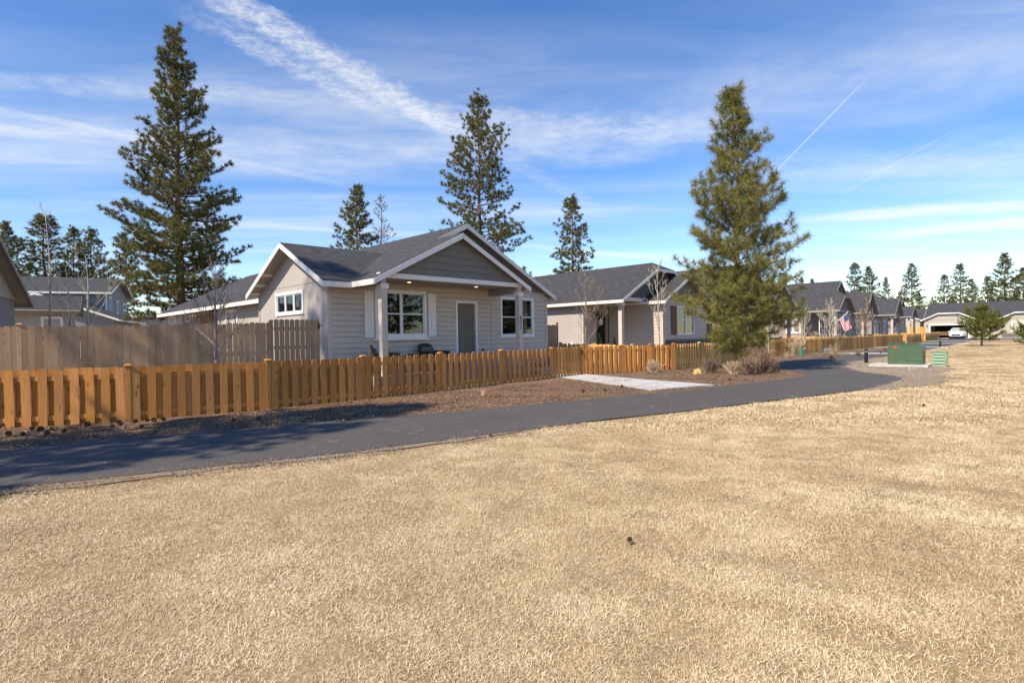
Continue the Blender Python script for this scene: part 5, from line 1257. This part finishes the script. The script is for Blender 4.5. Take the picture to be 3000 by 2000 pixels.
for u, v, hh, w, lab in ((2348, 1045, .5, .4, 'small green utility pedestal in the mulch by the picket fence'), (2619, 1011, .62, .42, 'small green utility pedestal behind the transformer')):
    g_ = on_ground(u, v); o = thing('utility_pedestal', lab, 'utility box', (g_.x, g_.y, .02), R(12))
    b_ = MB(); b_.bevbox(-w/2, w/2, -w*.4, w*.4, 0, hh, .07); b_.build('shell', 'pedestal_green', o); board_(o, 'base', 'pedestal_green', (-w*.54, w*.54, -w*.45, w*.45, 0, .06)); board_(o, 'label_plate', 'white_paint', (w*.5, w*.505, -.06, .06, hh*.55, hh*.75))
for u, v, lab in ((2538, 1063, 'black light bollard beside the gravel patch'), (2755, 1016.6, 'black light bollard farther along the path')):
    g_ = on_ground(u, v); hh = .7 if u < 2600 else .78; o = thing('bollard', lab, 'bollard', (g_.x, g_.y, 0), 0, 'path bollards')
    b_ = MB(); b_.lathe([(.078, 0), (.078, hh*.74), (.06, hh*.745), (.06, hh*.8), (.078, hh*.805), (.078, hh*.9), (.065, hh*.95), (.03, hh)], sides=18); b_.build('shaft', 'black_metal', o); b_ = MB(); b_.lathe([(.063, 0), (.063, .03)], sides=18, z=hh*.755); b_.build('lens', 'bulb_glass', o)
g_ = on_ground(2414, 1032); b_ = MB(); b_.bevbox(-.38, .38, -.25, .25, 0, .27, .02); tag(b_.build('concrete_block', 'concrete_grey', loc=(g_.x, g_.y, .02), rotz=R(30)), 'grey concrete block beside the pale gate', 'block')
# drip tube on the mulch
def tube_line(label, pts, rad=.011):
    P = [on_ground(u, v) for u, v in pts]; b_ = MB(); b_.tube([(p.x, p.y, bed_z(p.x, p.y)+.01) for p in catmull(P, .2)], rad, 5); tag(b_.build('drip_tube', 'tubing', smooth=True), label, 'tube')
tube_line('thin black irrigation tube lying on the mulch near the dry stems', [(1400, 1157), (1450, 1147), (1520, 1138), (1600, 1129)])
tube_line('thin black irrigation tube along the foot of the left fence', [(20, 1275), (200, 1262), (420, 1250), (700, 1218), (1000, 1188)])

# ------------------------------------------------------------------ cones
b_ = MB(); b_.lathe([(.008, 0), (.028, .012), (.034, .035), (.024, .065), (.006, .085)], sides=10)
for k in range(70):
    z = .006+.075*k/70; a = k*2.4; rr = float(np.interp(z, [0, .012, .035, .065, .085], [.01, .03, .036, .026, .006])); c, s_ = math.cos(a), math.sin(a)
    p = Vector((c*rr, s_*rr, z)); t_ = Vector((-s_, c, 0))*.009; b_.add([p-t_, p+t_, p+Vector((c*.013, s_*.013, .006))+t_*.4, p+Vector((c*.013, s_*.013, .006))-t_*.4], [(0, 1, 2, 3)])
cone_me = b_.mesh('pine_cone', 'cone_scale')
r_ = random.Random(8)
bed_c = [(25, 1282), (74, 1283), (130, 1281), (152, 1268), (86, 1268), (112, 1268), (180, 1277), (323, 1261), (414, 1258), (344, 1246), (361, 1251), (396, 1245), (261, 1255), (428, 1240), (452, 1240), (475, 1237), (886, 1194), (690, 1240), (761, 1237), (1769, 1150), (2153, 1106), (2137, 1119), (1820, 1136), (1705, 1153)]
lawn_c = [(1438, 1280), (1742, 1115), (2381, 1164), (1850, 1590), (2705, 1190), (2520, 1075), (2548, 1073), (2648, 1104)]
for zone, lst in (('mulch', bed_c), ('lawn', lawn_c)):
    for u, v in lst:
        g_ = on_ground(u, v); o = tag(link('pine_cone', cone_me, None, (g_.x, g_.y, .045+(.02 if zone == 'mulch' else -.012))), 'brown pine cone lying on the mulch strip' if zone == 'mulch' else 'brown pine cone lying on the dry grass or gravel', 'pine cone', 'pine cones on the '+zone)
        o.rotation_euler = (R(80+r_.uniform(-20, 20)), r_.uniform(-.4, .4), r_.uniform(0, 6)); k = r_.uniform(.85, 1.25)*(.85 if zone == 'mulch' else .5); o.scale = (k, k, k)

# ------------------------------------------------------------------ ground cover
src = bpy.data.collections.new('ground_cover_sources')
def source(name, v, f, mat):
    me = raw_mesh(name, np.array(v, dtype=np.float32), np.array(f), mat, uv=False); o = bpy.data.objects.new(name, me); return o
def blades_patch(seed, n, rad, h, w):
    r = np.random.default_rng(seed); p = r.normal(size=(n, 2))*rad*.55; a = r.uniform(0, 6.283, n); le = h*r.uniform(.45, 1.25, n); out = r.uniform(.3, 2.4, n)
    d = np.stack([np.cos(a)*out, np.sin(a)*out, np.ones(n)], 1); d = nrm(d); base = np.concatenate([p, np.zeros((n, 1))], 1)-np.array([0, 0, .006])
    mid = base+d*(le*.55)[:, None]; tip = mid+nrm(d*np.array([1.7, 1.7, .45]))*(le*.5)[:, None]
    sd2 = nrm(np.stack([-np.sin(a+.5*r.normal(size=n)), np.cos(a+.5*r.normal(size=n)), .3*r.normal(size=n)], 1))*(w/2)
    v = np.stack([base-sd2, base+sd2, mid+sd2*.8, mid-sd2*.8, tip], 1).reshape(-1, 3)
    i = np.arange(n)[:, None]*5; f = np.concatenate([i+np.array([[0, 1, 2]]), i+np.array([[0, 2, 3]]), i+np.array([[3, 2, 4]])])
    return v, f
def chips_patch(seed, n, rad, size, flat=.35):
    r = np.random.default_rng(seed); p = r.uniform(-1, 1, (n, 2))*rad; a = r.uniform(0, 6.283, n); L = size*r.uniform(.4, 1.5, n); W_ = L*r.uniform(.25, .6, n)
    u = np.stack([np.cos(a), np.sin(a), r.normal(size=n)*flat], 1); w = np.stack([-np.sin(a), np.cos(a), r.normal(size=n)*flat], 1); c = np.concatenate([p, r.uniform(.0, .016, (n, 1))], 1)
    u = u*(L/2)[:, None]; w = w*(W_/2)[:, None]
    v = np.stack([c-u-w, c+u-w, c+u+w, c-u+w], 1).reshape(-1, 3); i = np.arange(n)[:, None]*4
    return v, np.concatenate([i+np.array([[0, 1, 2]]), i+np.array([[0, 2, 3]])])
def straw_patch(seed, n, rad, L0=.14, w=.0035):
    r = np.random.default_rng(seed); p = r.uniform(-1, 1, (n, 2))*rad; a = r.uniform(0, 6.283, n); L = L0*r.uniform(.6, 1.2, n); z = r.uniform(.008, .024, n)
    c = np.stack([p[:, 0], p[:, 1], z], 1); u = np.stack([np.cos(a), np.sin(a), r.normal(size=n)*.05], 1)*(L/2)[:, None]; s_ = np.stack([-np.sin(a), np.cos(a), np.zeros(n)], 1)*(w/2)
    v = np.stack([c-u-s_, c-u+s_, c+u+s_, c+u-s_], 1).reshape(-1, 3); i = np.arange(n)[:, None]*4
    return v, np.concatenate([i+np.array([[0, 1, 2]]), i+np.array([[0, 2, 3]])])
def pebble_patch(seed, n, rad, size):
    r = np.random.default_rng(seed); o6 = np.array([[1, 0, 0], [0, 1, 0], [-1, 0, 0], [0, -1, 0], [0, 0, 1], [0, 0, -1]], float); fs = np.array([[0, 1, 4], [1, 2, 4], [2, 3, 4], [3, 0, 4], [1, 0, 5], [2, 1, 5], [3, 2, 5], [0, 3, 5]])
    p = np.concatenate([r.uniform(-1, 1, (n, 2))*rad, r.uniform(0, .006, (n, 1))], 1); sz = size*r.uniform(.5, 1.4, (n, 1, 1))*np.array([1, .8, .55])*.5
    a = r.uniform(0, 6.283, n); q = o6[None]*sz*r.uniform(.75, 1.2, (n, 6, 1)); x = q[:, :, 0]*np.cos(a)[:, None]-q[:, :, 1]*np.sin(a)[:, None]; y = q[:, :, 0]*np.sin(a)[:, None]+q[:, :, 1]*np.cos(a)[:, None]
    v = (np.stack([x, y, q[:, :, 2]], 2)+p[:, None]).reshape(-1, 3); return v, (np.arange(n)[:, None, None]*6+fs[None]).reshape(-1, 3)
def scatter(name, label, cat, pts, rot, scl, sources):
    """one object: copies of a few small meshes spread over points"""
    col = bpy.data.collections.new(name+'_pieces')
    for o in sources: col.objects.link(o)
    me = bpy.data.meshes.new(name); me.vertices.add(len(pts)); me.vertices.foreach_set('co', np.asarray(pts, np.float32).ravel())
    n = len(pts); r = np.random.default_rng(len(pts))
    for nm, tp, arr in (('rot', 'FLOAT', rot), ('scl', 'FLOAT', scl), ('pick', 'INT', r.integers(0, len(sources), n))):
        at = me.attributes.new(nm, tp, 'POINT'); at.data.foreach_set('value', np.asarray(arr, np.float32 if tp == 'FLOAT' else np.int32))
    o = link(name, me); o['label'] = label; o['category'] = cat; stuff(o)
    ng = bpy.data.node_groups.new(name, 'GeometryNodeTree'); ng.interface.new_socket('Geometry', in_out='INPUT', socket_type='NodeSocketGeometry'); ng.interface.new_socket('Geometry', in_out='OUTPUT', socket_type='NodeSocketGeometry')
    G = ng.nodes.new; gi = G('NodeGroupInput'); go = G('NodeGroupOutput'); ip = G('GeometryNodeInstanceOnPoints'); ci = G('GeometryNodeCollectionInfo')
    ci.inputs['Collection'].default_value = col; ci.inputs['Separate Children'].default_value = True; ci.inputs['Reset Children'].default_value = True
    ip.inputs['Pick Instance'].default_value = True
    def na(nm, tp): a = G('GeometryNodeInputNamedAttribute'); a.data_type = tp; a.inputs['Name'].default_value = nm; return a.outputs['Attribute']
    cx = G('ShaderNodeCombineXYZ'); er = G('FunctionNodeEulerToRotation'); lk = ng.links.new
    lk(gi.outputs[0], ip.inputs['Points']); lk(ci.outputs[0], ip.inputs['Instance']); lk(na('pick', 'INT'), ip.inputs['Instance Index']); lk(na('rot', 'FLOAT'), cx.inputs[2]); lk(cx.outputs[0], er.inputs[0]); lk(er.outputs[0], ip.inputs['Rotation']); lk(na('scl', 'FLOAT'), ip.inputs['Scale']); lk(ip.outputs[0], go.inputs[0])
    md = o.modifiers.new('scatter', 'NODES'); md.node_group = ng
    return o
def inside(poly, P):
    x, y = P[:, 0], P[:, 1]; c = np.zeros(len(P), bool); q = [(p[0], p[1]) for p in poly]
    for (x0, y0), (x1, y1) in zip(q, q[1:]+q[:1]):
        if y0 == y1: continue
        c ^= ((y0 > y) != (y1 > y)) & (x < (x1-x0)*(y-y0)/(y1-y0)+x0)
    return c
GR_ = np.random.default_rng(5)
def cand(y0, y1, dens, k=1.0, pad=2.5):
    xm = .98*y1+pad; n = int(dens*(y1-y0)*2*xm); P = np.stack([GR_.uniform(-xm, xm, n), GR_.uniform(y0, y1, n)], 1); return P[np.abs(P[:, 0]) < .98*P[:, 1]+pad]
low2 = [(p.x, p.y) for p in offs(lower, .10, 9, .04)]
lawn_poly = low2+[(140, 82), (140, -20), (-28, -20)]
gp2 = [(p.x, p.y) for p in gpoly]; st2 = [(p.x, p.y) for p in offs(strip, -.3, 3, .0)]+[(p.x, p.y) for p in strip_out][::-1]
def lawn_pts(y0, y1, dens):
    P = cand(y0, y1, dens); k = inside(lawn_poly, P) & ~inside(gp2, P) & ~(inside(st2, P) & (GR_.random(len(P)) < .85)); return P[k]
z3 = lambda P, dz=0: np.concatenate([P, np.array([[hgt(*p)+dz] for p in P])], 1)
near = [source('blades%d' % k, *blades_patch(60+k, 420, .18, .031, .0027), 'grass_blade') for k in range(5)]
far_ = [source('blades_far%d' % k, *blades_patch(80+k, 280, .3, .042, .0065), 'grass_blade') for k in range(4)]
P = np.concatenate([lawn_pts(1.2, 5, 46), lawn_pts(5, 9, 30)]); scatter('lawn_grass', 'short dry straw-coloured lawn grass', 'grass', z3(P, -.008), GR_.uniform(0, 6.28, len(P)), np.clip(GR_.normal(.95, .2, len(P)), .4, 1.4), near)
P = np.concatenate([lawn_pts(9, 16, 14), lawn_pts(16, 30, 7), lawn_pts(30, 62, 2.6)]); scatter('lawn_grass', 'dry straw-coloured lawn grass stretching into the distance', 'grass', z3(P, -.008), GR_.uniform(0, 6.28, len(P)), np.clip(GR_.normal(1, .25, len(P)), .4, 1.8), far_)
up_in = [(p.x, p.y) for p in offs(upper, -.22, 12, .05)]
bed_poly = up_in+[tuple(row(*to_row(p.x, p.y)).xy+(D2*5).xy) for p in upper[::-6]]
chips = [source('chips%d' % k, *chips_patch(100+k, 320, .34, .019), 'chip') for k in range(4)]+[source('straw%d' % k, *straw_patch(120+k, 90, .34), 'straw') for k in range(2)]
def bed_pts(y0, y1, d): P = cand(y0, y1, d); return P[inside(bed_poly, P)]
P = np.concatenate([bed_pts(6, 16, 13), bed_pts(16, 26, 7), bed_pts(26, 42, 2)]); scatter('bark_mulch', 'brown bark chips and pine straw over the planting bed', 'mulch', z3(P, .03), GR_.uniform(0, 6.28, len(P)), GR_.uniform(.8, 1.3, len(P)), chips)
peb = [source('pebbles%d' % k, *pebble_patch(140+k, 150, .3, .022), 'pebble') for k in range(3)]; straw2 = [source('verge_straw', *straw_patch(150, 45, .3), 'straw')]
P = cand(14, 33, 12); P = P[inside(gp2, P)]; scatter('gravel_stones', 'loose pinkish gravel round the transformer pad', 'gravel', z3(P, .006), GR_.uniform(0, 6.28, len(P)), GR_.uniform(.8, 1.2, len(P)), peb)
st3 = [(p.x, p.y) for p in offs(strip, .12, 3, .0)]+[(p.x, p.y) for p in strip_out][::-1]
P = cand(3, 11, 60); P = P[inside(st3, P)]; scatter('verge_litter', 'grey stones and reddish pine straw along the path edge', 'litter', z3(P, .004), GR_.uniform(0, 6.28, len(P)), GR_.uniform(.7, 1.2, len(P)), peb[:1]+straw2+[chips[0]])
# needles and crumbs lying on the asphalt
path_poly = [(p.x, p.y) for p in upper]+[(p.x, p.y) for p in lower[::-1]]
P = cand(5, 24, 2.2); P = P[inside(path_poly, P)]
v1, f1 = straw_patch(200, 3, .05, .15, .006); v2, f2 = chips_patch(201, 2, .06, .03, .1); v3, f3 = pebble_patch(202, 3, .15, .014)
scatter('path_litter', 'scattered fallen needles and crumbs on the asphalt path', 'litter', z3(P, .013), GR_.uniform(0, 6.28, len(P)), GR_.uniform(.6, 1.2, len(P)), [source('litter_a', v1, f1, 'grass_tan'), source('litter_b', v2, f2, 'dead_leaf'), source('litter_c', v3, f3, 'pebble'), source('litter_d', v3, f3, 'grass_tan')])
print('TRIS', sum(len(o.data.polygons) for o in scene.objects if o.type == 'MESH'))
